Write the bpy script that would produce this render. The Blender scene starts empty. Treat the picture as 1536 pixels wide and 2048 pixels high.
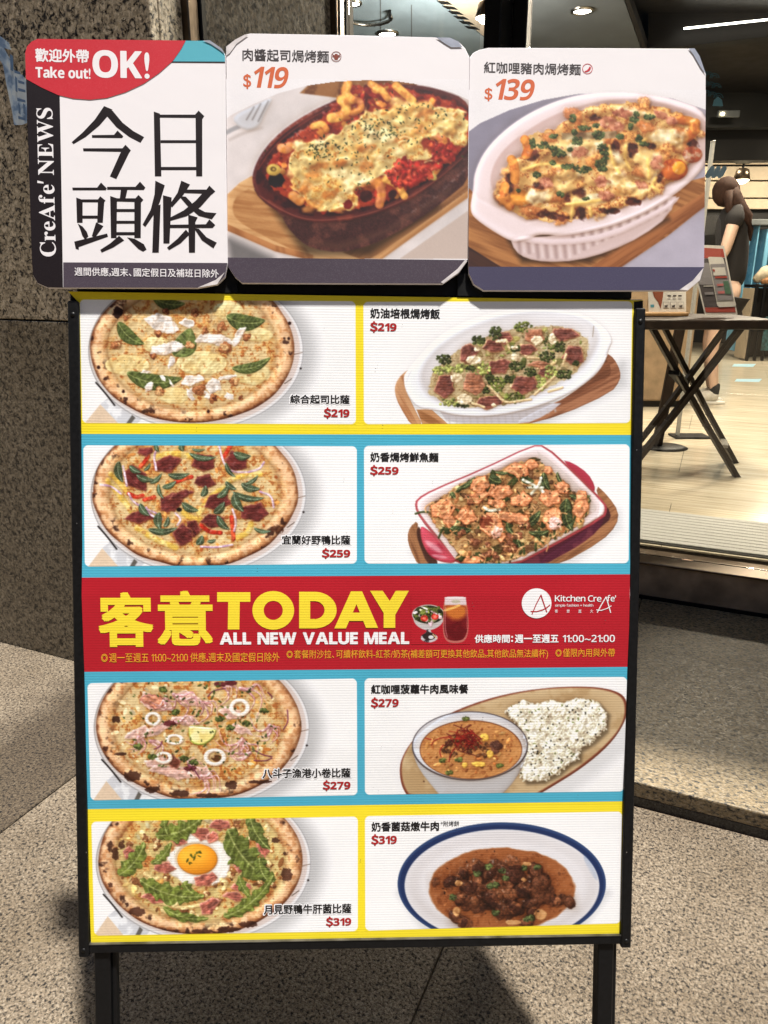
import bpy, bmesh, math, random
import numpy as np
from mathutils import Vector, Matrix
rad = math.radians
random.seed(4)
SC = bpy.context.scene
COL = SC.collection
# ------------------------------------------------------------------ camera
cam_d = bpy.data.cameras.new('camera'); CAM = bpy.data.objects.new('camera', cam_d); COL.objects.link(CAM)
CAM.location = (0, 0, 1.2); CAM.rotation_euler = (rad(90 - 17.7), 0, 0)
cam_d.sensor_fit = 'VERTICAL'; cam_d.sensor_height = 36; cam_d.lens = 1500 / 2048 * 36
cam_d.clip_start = .02; cam_d.clip_end = 500
SC.camera = CAM
# ------------------------------------------------------------------ sky, sun, exposure
SUNV = Vector((.158, -.100, 1)).normalized()          # towards the sun
el = math.asin(SUNV.z); az = math.atan2(SUNV.x, SUNV.y)
wd = bpy.data.worlds.new('World'); SC.world = wd; wd.use_nodes = True
nt = wd.node_tree; bg = nt.nodes['Background']; sky = nt.nodes.new('ShaderNodeTexSky')
sky.sky_type = 'NISHITA'; sky.sun_disc = False; sky.sun_elevation = el; sky.sun_rotation = az
sky.dust_density = 1.2; sky.air_density = 1.0
nt.links.new(sky.outputs[0], bg.inputs[0]); bg.inputs[1].default_value = .05
sd_ = bpy.data.lights.new('sun', 'SUN'); sd_.energy = 4.6; sd_.angle = rad(2.6); sd_.color = (1, .955, .89)
sun = bpy.data.objects.new('sun', sd_); COL.objects.link(sun); sun.rotation_euler = SUNV.to_track_quat('Z', 'Y').to_euler(); sun.location = (0, 0, 8)
SC.view_settings.view_transform = 'Standard'; SC.view_settings.look = 'None'; SC.view_settings.gamma = 1
SC.view_settings.use_curve_mapping = False; SC.view_settings.exposure = .92
# ------------------------------------------------------------------ measuring helpers (photo pixel -> point of a real plane)
PIT = rad(17.7); FPX = 1500.0; EYE = Vector((0, 0, 1.2))
_U = Vector((0, math.sin(PIT), math.cos(PIT))); _F = Vector((0, math.cos(PIT), -math.sin(PIT)))
def ray(x, y): return (_F + Vector((1, 0, 0)) * ((x - 768) / FPX) - _U * ((y - 1024) / FPX)).normalized()
def at_z(x, y, z): d = ray(x, y); return EYE + d * ((z - EYE.z) / d.z)
def at_y(x, y, Y): d = ray(x, y); return EYE + d * (Y / d.y)
PHI = rad(-23.5); TU = Vector((math.cos(PHI), math.sin(PHI), 0)); TM = Vector((-math.sin(PHI), math.cos(PHI), 0))
def W(t, s, z=0): return TU * t + TM * s + Vector((0, 0, z))
# ------------------------------------------------------------------ object helpers
def tag(o, label=None, cat=None, group=None, kind=None):
    if label: o['label'] = label
    if cat: o['category'] = cat
    if group: o['group'] = group
    if kind: o['kind'] = kind
    return o
def empty(name, loc=(0, 0, 0), rz=0, label=None, cat=None, group=None, kind=None):
    o = bpy.data.objects.new(name, None); COL.objects.link(o); o.location = loc; o.rotation_euler = (0, 0, rz); o.empty_display_size = .05
    return tag(o, label, cat, group, kind)
def link(name, me, m=None, parent=None, smooth=False):
    o = bpy.data.objects.new(name, me); COL.objects.link(o)
    if m is not None and not me.materials: me.materials.append(m)
    if parent is not None: o.parent = parent
    if smooth: me.polygons.foreach_set('use_smooth', [True] * len(me.polygons))
    return o
def mesh(name, V, F, m=None, parent=None, smooth=False):
    me = bpy.data.meshes.new(name); me.from_pydata([tuple(v) for v in V], [], F); me.update()
    return link(name, me, m, parent, smooth)
class MB:
    def __init__(s): s.bm = bmesh.new()
    def box(s, lo, hi, bev=0, seg=1, M=None):
        r = bmesh.ops.create_cube(s.bm, size=1); lo = Vector(lo); hi = Vector(hi)
        for v in r['verts']:
            v.co = Vector([lo[i] + (v.co[i] + .5) * (hi[i] - lo[i]) for i in range(3)])
            if M is not None: v.co = M @ v.co
        if bev:
            es = {e for v in r['verts'] for e in v.link_edges}
            bmesh.ops.bevel(s.bm, geom=list(es), offset=bev, segments=seg, affect='EDGES', profile=.6)
        return s
    def bar(s, a, b, w, d, bev=0, up=(0, 0, 1)):
        a = Vector(a); b = Vector(b); z = (b - a); L = z.length; z.normalize(); up = Vector(up)
        if abs(z.dot(up)) > .99: up = Vector((0, 1, 0))
        x = up.cross(z).normalized(); y = z.cross(x)
        M = Matrix.Translation(a) @ Matrix((x, y, z)).transposed().to_4x4()
        return s.box((-w / 2, -d / 2, 0), (w / 2, d / 2, L), bev, 1, M)
    def tube(s, P, r, n=10, cap=True):
        P = [Vector(q) for q in P]; rr = r if hasattr(r, '__len__') else [r] * len(P); rings = []
        for i, q in enumerate(P):
            d = (P[min(i + 1, len(P) - 1)] - P[max(i - 1, 0)]).normalized(); u = Vector((0, 0, 1)) if abs(d.z) < .9 else Vector((0, 1, 0))
            x = d.cross(u).normalized(); y = d.cross(x)
            rings.append([s.bm.verts.new(q + (x * math.cos(k / n * 6.28318) + y * math.sin(k / n * 6.28318)) * rr[i]) for k in range(n)])
        for a, b in zip(rings, rings[1:]):
            for k in range(n): s.bm.faces.new((a[k], a[(k + 1) % n], b[(k + 1) % n], b[k]))
        if cap: s.bm.faces.new(rings[0][::-1]); s.bm.faces.new(rings[-1])
        return s
    def lathe(s, c, prof, n=24):
        c = Vector(c); rings = []
        for r, z in prof: rings.append([s.bm.verts.new(c + Vector((r * math.cos(k / n * 6.28318), r * math.sin(k / n * 6.28318), z))) for k in range(n)])
        for a, b in zip(rings, rings[1:]):
            for k in range(n): s.bm.faces.new((a[k], a[(k + 1) % n], b[(k + 1) % n], b[k]))
        return s
    def build(s, name, m, parent=None, smooth=False):
        bmesh.ops.recalc_face_normals(s.bm, faces=s.bm.faces)
        me = bpy.data.meshes.new(name); s.bm.to_mesh(me); s.bm.free()
        return link(name, me, m, parent, smooth)
# ------------------------------------------------------------------ materials
def lin(c):
    c = np.asarray(c, float); return np.where(c <= .04045, c / 12.92, ((c + .055) / 1.055) ** 2.4)
def L8(*c):
    if len(c) == 1: c = c[0]
    return tuple(float(v) for v in lin(np.array(c) / 255.)) + (1,)
class NT:
    def __init__(s, name):
        s.m = bpy.data.materials.new(name); s.m.use_nodes = True; s.t = s.m.node_tree; s.b = s.t.nodes['Principled BSDF']; s.o = s.t.nodes['Material Output']
    def n(s, ty, **k):
        x = s.t.nodes.new(ty)
        for a, v in k.items():
            if a.startswith('i_'):
                key = a[2:]; x.inputs[int(key) if key.isdigit() else key.replace('_', ' ')].default_value = v
            else: setattr(x, a, v)
        return x
    def l(s, a, b): s.t.links.new(a, b)
    def ramp(s, fac, stops, interp='LINEAR'):
        r = s.n('ShaderNodeValToRGB'); r.color_ramp.interpolation = interp; e = r.color_ramp.elements
        while len(e) < len(stops): e.new(.5)
        for k, (p, c) in enumerate(stops):
            e[k].position = p; e[k].color = c if len(c) == 4 else tuple(c) + (1,)
        s.l(fac, r.inputs[0]); return r.outputs[0]
    def bump(s, h, strength=.3, dist=.002, norm=None):
        b = s.n('ShaderNodeBump'); b.inputs['Strength'].default_value = strength; b.inputs['Distance'].default_value = dist; s.l(h, b.inputs['Height'])
        if norm is not None: s.l(norm, b.inputs['Normal'])
        return b.outputs[0]
def mat(name, col, rough=.5, metal=0, noise=.12, ns=60, bump=.1, spec=.5, coat=0, emit=None, es=0):
    k = NT(name); tc = k.n('ShaderNodeTexCoord'); nz = k.n('ShaderNodeTexNoise', i_Scale=ns, i_Detail=6); k.l(tc.outputs['Object'], nz.inputs['Vector'])
    c = np.array(col[:3]); lo = tuple(c * (1 - noise)) + (1,); hi = tuple(np.minimum(c * (1 + noise), .95)) + (1,)
    k.l(k.ramp(nz.outputs[0], [(.3, lo), (.7, hi)]), k.b.inputs['Base Color'])
    k.b.inputs['Metallic'].default_value = metal; k.b.inputs['Specular IOR Level'].default_value = spec; k.b.inputs['Coat Weight'].default_value = coat
    rr = k.n('ShaderNodeMapRange', i_3=max(rough - .08, .02), i_4=min(rough + .1, 1)); k.l(nz.outputs[0], rr.inputs[0]); k.l(rr.outputs[0], k.b.inputs['Roughness'])
    if bump: k.l(k.bump(nz.outputs[0], bump, .001), k.b.inputs['Normal'])
    if emit is not None: k.b.inputs['Emission Color'].default_value = tuple(emit) + (1,); k.b.inputs['Emission Strength'].default_value = es
    return k.m
def granite(name, scale, cols, rough, bump, dist=.002, tone=1.0, stain=.25, distort=.35, streak=(1, 1, 1), darker=None, spec=.385, sps=.37):
    """speckled granite: feldspar, quartz and mica grains; cols = (mica, grey, tan, cream)"""
    k = NT(name); tc = k.n('ShaderNodeTexCoord'); mp = k.n('ShaderNodeMapping'); mp.inputs['Scale'].default_value = streak
    k.l(tc.outputs['Object'], mp.inputs['Vector'])
    mica, grey, tan, cream = [tuple(np.array(c) * tone) for c in cols]
    n1 = k.n('ShaderNodeTexNoise', i_Scale=scale, i_Detail=5, i_Roughness=.62, i_Distortion=distort); k.l(mp.outputs[0], n1.inputs['Vector'])
    a = k.ramp(n1.outputs[0], [(0, mica), (.385, mica), (.42, grey), (.475, tan), (.54, tan), (.60, cream), (.7, tan)])
    n0 = k.n('ShaderNodeTexNoise', i_Scale=scale * sps, i_Detail=6, i_Roughness=.75); k.l(mp.outputs[0], n0.inputs['Vector'])
    v = k.n('ShaderNodeTexVoronoi', i_Scale=scale * 2.1); k.l(mp.outputs[0], v.inputs['Vector']); s2 = k.n('ShaderNodeSeparateColor'); k.l(v.outputs['Color'], s2.inputs[0])
    gr = k.ramp(s2.outputs[1], [(0, (.38, .37, .36)), (.25, (.8, .79, .77)), (.6, (1.05, 1.03, 1.0)), (1, (1.3, 1.28, 1.25))])
    m0 = k.n('ShaderNodeMix', data_type='RGBA', blend_type='MULTIPLY'); m0.inputs[0].default_value = .85; k.l(a, m0.inputs[6]); k.l(gr, m0.inputs[7])
    sp = k.ramp(n0.outputs[0], [(.0, (.05, .05, .05)), (spec - .03, (.07, .065, .06)), (spec, (1, 1, 1))])
    m1 = k.n('ShaderNodeMix', data_type='RGBA', blend_type='MULTIPLY'); m1.inputs[0].default_value = 1; k.l(m0.outputs[2], m1.inputs[6]); k.l(sp, m1.inputs[7])
    big = k.n('ShaderNodeTexNoise', i_Scale=3.2, i_Detail=5, i_Roughness=.6); k.l(tc.outputs['Object'], big.inputs['Vector'])
    st = k.ramp(big.outputs[0], [(.3, (1 - stain, 1 - stain * 1.1, 1 - stain * 1.25)), (.62, (1, 1, 1))])
    m2 = k.n('ShaderNodeMix', data_type='RGBA', blend_type='MULTIPLY'); m2.inputs[0].default_value = 1; k.l(m1.outputs[2], m2.inputs[6]); k.l(st, m2.inputs[7])
    if darker:      # dark band along one side of the slab, ragged edge
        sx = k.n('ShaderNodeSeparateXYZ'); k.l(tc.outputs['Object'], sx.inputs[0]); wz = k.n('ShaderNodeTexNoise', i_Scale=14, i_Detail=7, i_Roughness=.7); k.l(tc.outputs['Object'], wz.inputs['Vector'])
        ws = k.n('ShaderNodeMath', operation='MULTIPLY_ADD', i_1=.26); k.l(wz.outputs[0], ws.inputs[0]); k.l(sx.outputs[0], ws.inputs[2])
        wr = k.ramp(ws.outputs[0], [(darker - .05, (1, 1, 1)), (darker + .10, (.42, .39, .35))]); m4 = k.n('ShaderNodeMix', data_type='RGBA', blend_type='MULTIPLY'); m4.inputs[0].default_value = 1
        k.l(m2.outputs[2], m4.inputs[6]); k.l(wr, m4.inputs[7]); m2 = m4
    k.l(m2.outputs[2], k.b.inputs['Base Color'])
    rg = k.n('ShaderNodeMapRange', i_3=rough, i_4=min(1, rough + .25)); k.l(s2.outputs[2], rg.inputs[0]); k.l(rg.outputs[0], k.b.inputs['Roughness'])
    fn = k.n('ShaderNodeTexNoise', i_Scale=scale * 1.0, i_Detail=5, i_Roughness=.65); k.l(mp.outputs[0], fn.inputs['Vector'])
    k.l(k.bump(fn.outputs[0], bump, dist), k.b.inputs['Normal'])
    return k.m
G_TAN = [(.012, .010, .008), (.105, .083, .056), (.33, .24, .135), (.48, .38, .24)]
M_WALL = granite('polished_granite', 72, [(.014, .013, .012), (.115, .10, .08), (.32, .275, .20), (.50, .445, .35)], .2, .05, tone=1.3, stain=.12, distort=.9, spec=.42, sps=.7)
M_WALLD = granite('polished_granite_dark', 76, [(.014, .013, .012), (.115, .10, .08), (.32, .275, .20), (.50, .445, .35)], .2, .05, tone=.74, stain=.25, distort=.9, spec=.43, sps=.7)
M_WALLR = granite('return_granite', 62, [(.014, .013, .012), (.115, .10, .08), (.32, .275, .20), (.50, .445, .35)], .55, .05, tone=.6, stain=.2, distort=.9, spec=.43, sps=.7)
M_SLAB = granite('flamed_granite', 170, [(.022, .018, .015), (.14, .115, .085), (.32, .255, .18), (.49, .42, .325)], .75, 1.0, .005, tone=.68, stain=.36)
M_SLABD = granite('flamed_granite_stained', 160, [(.022, .018, .015), (.14, .115, .085), (.32, .255, .18), (.49, .42, .32)], .75, 1.0, .006, tone=.70, stain=.3, darker=.78)
M_PLAT = granite('step_granite', 120, [(.02, .02, .02), (.12, .11, .09), (.27, .205, .115), (.34, .295, .22)], .45, .25, .002, tone=.85, stain=.25, streak=(.7, 1.2, 1))
M_BLKG = granite('black_granite', 160, [(.008, .008, .009), (.02, .02, .022), (.03, .03, .03), (.07, .07, .07)], .25, .1, tone=1, stain=.2)
M_GROUND = granite('street_stone', 120, G_TAN, .8, .6, .004, tone=.7)
M_JOINT = mat('joint_mortar', (.05, .045, .038), .9, ns=120, bump=.6)
M_BLACK = mat('black_painted_steel', (.005, .005, .0055), .5, ns=180, noise=.3, bump=.08, spec=.2)
M_BLACKP = mat('black_plastic', (.005, .005, .005), .45, ns=90, noise=.3, bump=.05, spec=.25)
M_BRONZE = mat('bronze_metal', (.16, .12, .085), .3, .9, ns=40, bump=.05)
M_STEEL = mat('brushed_steel', (.42, .39, .35), .28, 1, ns=50, bump=.05)
M_SILL = mat('dark_sill_metal', (.34, .24, .16), .55, .1, ns=14, noise=.35, bump=.08)
# ------------------------------------------------------------------ pavement, step and wall
g = mesh('ground', [(-60, -60, -.05), (60, -60, -.05), (60, 60, -.05), (-60, 60, -.05)], [(0, 1, 2, 3)], M_GROUND); tag(g, kind='structure')
pav = MB().box((-6, -6.6, -.045), (8, 1.59, -.012)).build('pavement', M_JOINT); pav.rotation_euler = (0, 0, PHI); tag(pav, kind='structure')
ts = [-5.72, -4.71, -3.7, -2.36, -1.346, -.333, .68, 1.69, 2.7, 3.71, 4.72]
ss = [-6.5, -4.5, -2.45, -.42, 1.592]
for i in range(len(ts) - 1):
    for j in range(len(ss) - 1):
        w = ts[i + 1] - ts[i]; h = ss[j + 1] - ss[j]
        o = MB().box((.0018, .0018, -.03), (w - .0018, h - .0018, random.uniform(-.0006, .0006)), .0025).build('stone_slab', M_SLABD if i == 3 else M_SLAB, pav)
        o.location = (ts[i], ss[j], 0)
step = MB().box((-1.268, 1.598, -.02), (6, 2.69, .024)).build('entrance_step', M_BLKG); step.rotation_euler = (0, 0, PHI); tag(step, kind='structure')
for a, b in [(-1.266, -.14), (-.14, 1.36), (1.36, 2.86), (2.86, 4.4), (4.4, 6)]:
    MB().box((a + .001, 1.592, .0245), (b - .001, 2.688, .065), .004, 2).build('step_slab', M_PLAT, step)
for a in np.arange(-1.26, 5.9, 1.2):
    MB().box((a, 1.594, -.015), (a + 1.197, 1.612, .0235), .001).build('riser_strip', M_BLKG, step)
MB().box((-1.26, 1.575, -.012), (6, 1.5915, -.002)).build('joint_strip', mat('brown_sealant', (.10, .062, .04), .9, ns=260, noise=.5, bump=.8), step)
# wall of polished granite panels, left of the entrance
WL = empty('granite_wall', (0, 0, 0), PHI, 'speckled tan and black granite wall of large panels left of the shop entrance', 'wall')
MB().box((-6, 1.625, -.02), (-1.30, 2.50, 4.0)).build('wall_core', M_JOINT, WL)
zz = [-.01, 1.073, 2.20, 3.3, 4.0]; tt = [-5.6, -4.2, -2.75, -1.27]
for i in range(3):
    for j in range(4):
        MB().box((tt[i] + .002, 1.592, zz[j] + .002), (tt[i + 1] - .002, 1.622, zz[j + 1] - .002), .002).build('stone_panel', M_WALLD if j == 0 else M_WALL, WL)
for j in range(4):
    MB().box((-1.298, 1.625, zz[j] + .002), (-1.272, 1.71, zz[j + 1] - .002), .002).build('corner_panel', M_WALL, WL)
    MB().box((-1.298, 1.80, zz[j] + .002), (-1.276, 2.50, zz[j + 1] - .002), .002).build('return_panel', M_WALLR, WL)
MB().box((-1.298, 1.713, .066), (-1.255, 1.735, 3.3), .003).box((-1.298, 1.742, .066), (-1.268, 1.772, 3.3), .003).build('bronze_trim', M_BRONZE, WL)
MB().box((-1.29, 1.775, .066), (-1.262, 1.797, 3.3), .003).build('dark_trim', M_BLACK, WL)
# pale blue reflection in the polished wall, painted as a thin sheet
pts = [(0, 72), (18, 86), (22, 100), (8, 96), (20, 118), (30, 145), (45, 150), (54, 165), (54, 246), (44, 250), (28, 250), (24, 222), (18, 195), (12, 165), (6, 130), (-6, 110), (-6, 75)]
def on_wall(x, y, off=.001):
    d = ray(x, y); P0 = W(0, 1.592 - off); k = (P0 - EYE).dot(TM) / d.dot(TM); return EYE + d * k
k = NT('blue_film'); tc = k.n('ShaderNodeTexCoord'); nz = k.n('ShaderNodeTexNoise', i_Scale=34, i_Detail=5); k.l(tc.outputs['Object'], nz.inputs['Vector'])
k.l(k.ramp(nz.outputs[0], [(.38, (.22, .34, .55)), (.5, (.5, .66, .85)), (.6, (.68, .8, .9))]), k.b.inputs['Base Color']); k.b.inputs['Roughness'].default_value = .2
fl = mesh('film_sticker', [on_wall(x, y) for x, y in pts] + [on_wall(x, y, .0002) for x, y in pts], [tuple(range(len(pts)))[::-1]] + [(i, (i + 1) % len(pts), len(pts) + (i + 1) % len(pts), len(pts) + i) for i in range(len(pts))], k.m)
tag(fl, 'torn pale blue film stuck on the granite wall at the left edge', 'sticker')
M_STREAK = mat('blue_ink', (.14, .24, .42), .3)
for (x0, y0, x1, y1) in [(20, 108, 26, 140), (28, 140, 40, 146), (30, 152, 34, 182), (36, 160, 48, 166), (36, 176, 50, 182), (34, 196, 50, 202), (36, 206, 40, 226), (46, 206, 50, 226), (36, 232, 50, 238)]:
    mesh('printed_stroke', [on_wall(x0, y0, .0016), on_wall(x1, y0 + 4, .0016), on_wall(x1 + 1, y1 + 3, .0016), on_wall(x0 + 1, y1, .0016)], [(3, 2, 1, 0)], M_STREAK, fl)
# ------------------------------------------------------------------ the shop behind the glass
SH = empty('shopfront', (0, 0, 0), PHI, 'glass shopfront with black post and bronze sill right of the granite wall', 'shopfront')
MB().box((-1.30, 2.69, .0), (6, 2.84, .1995)).build('sill_riser', M_SILL, SH)
MB().box((-1.30, 2.683, .198), (6, 2.83, .206), .002).build('sill_nosing', M_BRONZE, SH)
MB().box((-1.30, 2.682, .06), (6, 2.6895, .078)).build('sill_base', M_BLACK, SH)
MB().box((-.79, 2.60, .066), (-.735, 2.80, 3.2), .004).build('door_post', M_BLACK, SH)
MB().box((-.733, 2.725, .207), (-.684, 2.79, 3.2), .004).build('door_post', M_BLACKP, SH)
MB().box((-.7345, 2.728, .207), (-.7335, 2.734, 3.2)).build('post_seam', M_STEEL, SH)
MB().box((-1.285, 2.503, .066), (-1.255, 2.555, 3.2), .003).build('bronze_frame', M_BRONZE, SH)
MB().box((-1.29, 2.56, .066), (-1.25, 2.585, 3.2), .003).build('dark_frame', M_BLACK, SH)
MB().box((-1.254, 2.52, .066), (-1.250, 2.545, 3.2)).build('frame_gasket', M_STEEL, SH)
MB().box((-1.30, 2.70, 3.2), (6, 2.85, 3.6)).build('lintel', M_BLACKP, SH)
MB().box((-6, 1.62, 3.6), (6, 12.2, 3.75)).build('overhang_slab', M_JOINT, SH)
k = NT('window_glass'); t = k.t; t.nodes.remove(k.b)
tr = k.n('ShaderNodeBsdfTransparent'); tr.inputs[0].default_value = (.93, .95, .95, 1); gl = k.n('ShaderNodeBsdfGlossy'); gl.inputs['Roughness'].default_value = .015
fr = k.n('ShaderNodeFresnel', i_IOR=1.45); mx = k.n('ShaderNodeMixShader'); k.l(fr.outputs[0], mx.inputs[0]); k.l(tr.outputs[0], mx.inputs[1]); k.l(gl.outputs[0], mx.inputs[2]); k.l(mx.outputs[0], k.o.inputs[0])
M_GLASS = k.m
MB().box((-1.255, 2.59, .066), (-.80, 2.597, 3.19)).build('glass_pane', M_GLASS, SH)
MB().box((-.682, 2.765, .207), (2.6, 2.773, 3.19)).build('glass_pane', M_GLASS, SH)
MB().box((2.66, 2.765, .207), (5.9, 2.773, 3.19)).build('glass_pane', M_GLASS, SH)
MB().box((2.60, 2.735, .207), (2.66, 2.80, 3.2), .004).build('door_post', M_BLACK, SH)
# floor of stone planks
M_FLOOR = mat('cream_floor_tile', (.62, .52, .36), .16, noise=.16, ns=5, bump=.02)
k = NT('cream_stone_plank'); tc = k.n('ShaderNodeTexCoord'); mp = k.n('ShaderNodeMapping'); mp.inputs['Scale'].default_value = (1.2, 26, 1); k.l(tc.outputs['Object'], mp.inputs[0])
nz = k.n('ShaderNodeTexNoise', i_Scale=2.2, i_Detail=6); k.l(mp.outputs[0], nz.inputs['Vector']); k.l(k.ramp(nz.outputs[0], [(.3, (.42, .36, .26)), (.5, (.58, .51, .38)), (.7, (.70, .64, .51))]), k.b.inputs['Base Color'])
k.b.inputs['Roughness'].default_value = .2; M_PLANK = k.m
fb = MB().box((-6, 2.842, .10), (6.2, 12.2, .212)).build('shop_floor', M_JOINT); fb.rotation_euler = (0, 0, PHI); tag(fb, kind='structure')
rows = np.arange(2.842, 12.1, .6); 
for r, y0 in enumerate(rows):
    for c in range(8):
        x0 = -1.30 + c * 1.2 - (.6 if r % 2 else 0); x1 = min(x0 + 1.2, 6.2); x0 = max(x0, -1.30)
        if x1 - x0 > .05: MB().box((x0 + .001, y0 + .001, .2125), (x1 - .001, min(y0 + .599, 12.19), .22), .0008).build('floor_tile', M_PLANK, fb)
# entrance mat with ribs
MT = empty('entrance_mat', W(0, 0, .2202), PHI, 'light grey ribbed mat lying just inside the glass on the shop floor', 'mat')
MB().box((-.62, 2.855, .0), (2.7, 3.275, .006), .002).build('mat_base', mat('grey_mat', (.09, .09, .085), .95, ns=300, bump=.6), MT)
M_RIB = mat('light_grey_carpet', (.44, .44, .42), .95, ns=420, noise=.3, bump=.9)
for i in range(11):
    y = 2.862 + i * .0375
    MB().box((-.615, y, .0062), (2.695, y + .033, .0125), .002).build('mat_rib', M_RIB, MT)
# walls and ceiling of the shop
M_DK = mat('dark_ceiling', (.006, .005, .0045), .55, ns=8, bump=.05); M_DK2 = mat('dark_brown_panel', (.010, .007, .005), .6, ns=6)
M_GREYC = mat('grey_ceiling_board', (.11, .12, .125), .7, ns=5); M_PALEC = mat('pale_blue_ceiling_board', (.24, .30, .34), .6, ns=4)
M_BEIGE = mat('beige_wall_board', (.38, .31, .22), .6, ns=9); M_WOODC = mat('grey_wood_board', (.30, .25, .19), .6, ns=30)
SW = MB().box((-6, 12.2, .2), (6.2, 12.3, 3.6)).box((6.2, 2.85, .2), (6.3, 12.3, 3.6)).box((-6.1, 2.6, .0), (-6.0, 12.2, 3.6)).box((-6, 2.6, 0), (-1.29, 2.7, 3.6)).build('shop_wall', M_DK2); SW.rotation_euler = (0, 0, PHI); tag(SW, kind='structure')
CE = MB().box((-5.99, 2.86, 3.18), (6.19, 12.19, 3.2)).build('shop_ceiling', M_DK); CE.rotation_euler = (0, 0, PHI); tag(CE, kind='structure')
def ceil_poly(name, px, z, th, m, parent=None):
    P = [at_z(x, y, z) for x, y in px]; n = len(P); V = P + [q + Vector((0, 0, th)) for q in P]
    return mesh(name, V, [tuple(range(n)), tuple(range(n, 2 * n))[::-1]] + [(i, (i + 1) % n, n + (i + 1) % n, n + i) for i in range(n)], m, parent)
CB = empty('dropped_ceiling', (0, 0, 0), 0, 'dropped ceiling of pale grey boards with louvres above the glass door', 'ceiling')
ceil_poly('pale_board', [(560, -60), (796, -60), (1013, 110), (1013, 160), (560, 160)], 2.95, .05, M_PALEC, CB)
ceil_poly('beige_board', [(800, -60), (985, -60), (985, 40), (1022, 120), (1018, 112)], 2.90, .05, M_WOODC, CB)
ceil_poly('grey_board', [(1040, -60), (1227, -60), (1300, 150), (1040, 150)], 2.93, .05, M_GREYC, CB)
ceil_poly('dark_edge', [(1229, -60), (1237, -60), (1312, 150), (1302, 150)], 2.92, .06, M_DK2, CB)
for i in range(7):
    x = 862 + i * 11; y = -8 + i * 10
    ceil_poly('louvre_slot', [(x, y), (x + 22, y + 2), (x + 32, y + 8), (x + 9, y + 6)], 2.897, .002, M_BLACKP, CB)
for a in [(700, -10, 706, 160), (760, -10, 762, 160), (822, 10, 824, 160)]:
    ceil_poly('board_joint', [(a[0], a[1]), (a[2], a[1]), (a[2], a[3]), (a[0], a[3])], 2.948, .001, M_GREYC, CB)
M_LAMP = mat('lit_lamp', (.9, .9, .85), .4, noise=0, bump=0, emit=(1, .93, .8), es=22); M_LAMPW = mat('lit_lamp_warm', (.9, .85, .7), .4, noise=0, bump=0, emit=(1, .8, .5), es=14)
def downlight(px, py, z, r, label):
    P = at_z(px, py, z); e = empty('ceiling_light', P, 0, label, 'ceiling light', 'downlights in the shop ceiling')
    MB().lathe((0, 0, 0), [(r * 1.35, 0), (r * 1.3, -.012), (r, -.014), (r, .0)]).build('trim_ring', M_STEEL, e, True)
    MB().lathe((0, 0, -.006), [(r, 0), (r * .8, -.004), (.001, -.005)]).build('lamp_disc', M_LAMP, e)
downlight(775, 66, 2.947, .065, 'round lit downlight above the middle food panel'); downlight(705, 5, 2.947, .05, 'small lit downlight by the top edge left of the pale ceiling')
downlight(1165, 20, 2.928, .06, 'round lit downlight in the grey ceiling board above the right food panel')
# ring shaped lamp hanging by the pale ceiling
P = at_z(738, 42, 2.9); e = empty('loop_fitting', P, 0, 'dark curved loop fitting hanging under the pale ceiling', 'fitting')
MB().tube([(.16 * math.cos(a), .16 * math.sin(a), .02) for a in np.linspace(-.4, 2.6, 14)], .012, 8).build('loop', M_STEEL, e, True); MB().bar((.147, -.06, .0), (.147, -.06, .05), .02, .02).build('bracket', M_BLACK, e)
# track spotlights
def spot(P, label, h=.16, s=1.0):
    e = empty('track_spotlight', P, 0, label, 'spotlight', 'black spotlights on the shop ceiling')
    MB().box((-.05 * s, -.03 * s, h), (.05 * s, .03 * s, h + .05 * s), .004).build('track_adapter', M_BLACK, e); MB().tube([(0, 0, h), (0, 0, .05 * s)], .009 * s, 8).build('stem', M_BLACK, e)
    MB().lathe((0, 0, 0), [(.028 * s, .08 * s), (.045 * s, .07 * s), (.062 * s, 0), (.056 * s, 0)]).build('lamp_housing', M_BRONZE, e, True)
    MB().lathe((0, 0, 0), [(.056 * s, .002), (.03 * s, -.022 * s), (.001, -.03 * s)]).build('lamp_bulb', M_LAMPW, e, True)
spot(at_y(1483, 360, 9.2), 'black track spotlight with warm bulb above the woman', .17, 1.5)
spot(at_y(973, 36, 5.2), 'black spotlight tilted under the ceiling left of the black door post', .13, 1.1)
# beam with linear light
BM = empty('ceiling_beam', (0, 0, 0), 0, 'long dark ceiling beam with thin bright light line at top right', 'beam')
a = at_y(1290, 70, 7); b = at_y(1640, 30, 7)
MB().bar(a, b, .16, .26).build('beam', M_DK2, BM)
a = at_y(1368, 57, 6.8); b = at_y(1640, 28, 6.8); MB().bar(a, b, .014, .012).build('light_line', mat('lit_strip', (.9, .9, .85), .4, noise=0, bump=0, emit=(1, .93, .8), es=5), BM)
MB().bar(at_y(1250, 225, 8.2), at_y(1640, 222, 8.2), .14, .3).build('cross_beam', mat('grey_beam', (.016, .016, .015), .4, ns=8), BM)
MB().bar(at_y(1250, 290, 8.6), at_y(1640, 286, 8.6), .2, .34).build('lower_beam', M_DK, BM)
e = empty('wall_lamp', at_y(1455, 227, 7.9), 0, 'tiny warm lamp glowing on the grey beam at right', 'lamp'); MB().box((-.09, 0, -.03), (.12, .03, .03), .006).build('lamp_plate', M_GREYC, e); MB().lathe((-.05, -.01, 0), [(.015, -.012), (.02, 0), (.001, .01)]).build('lamp_bulb', M_LAMPW, e)
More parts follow.
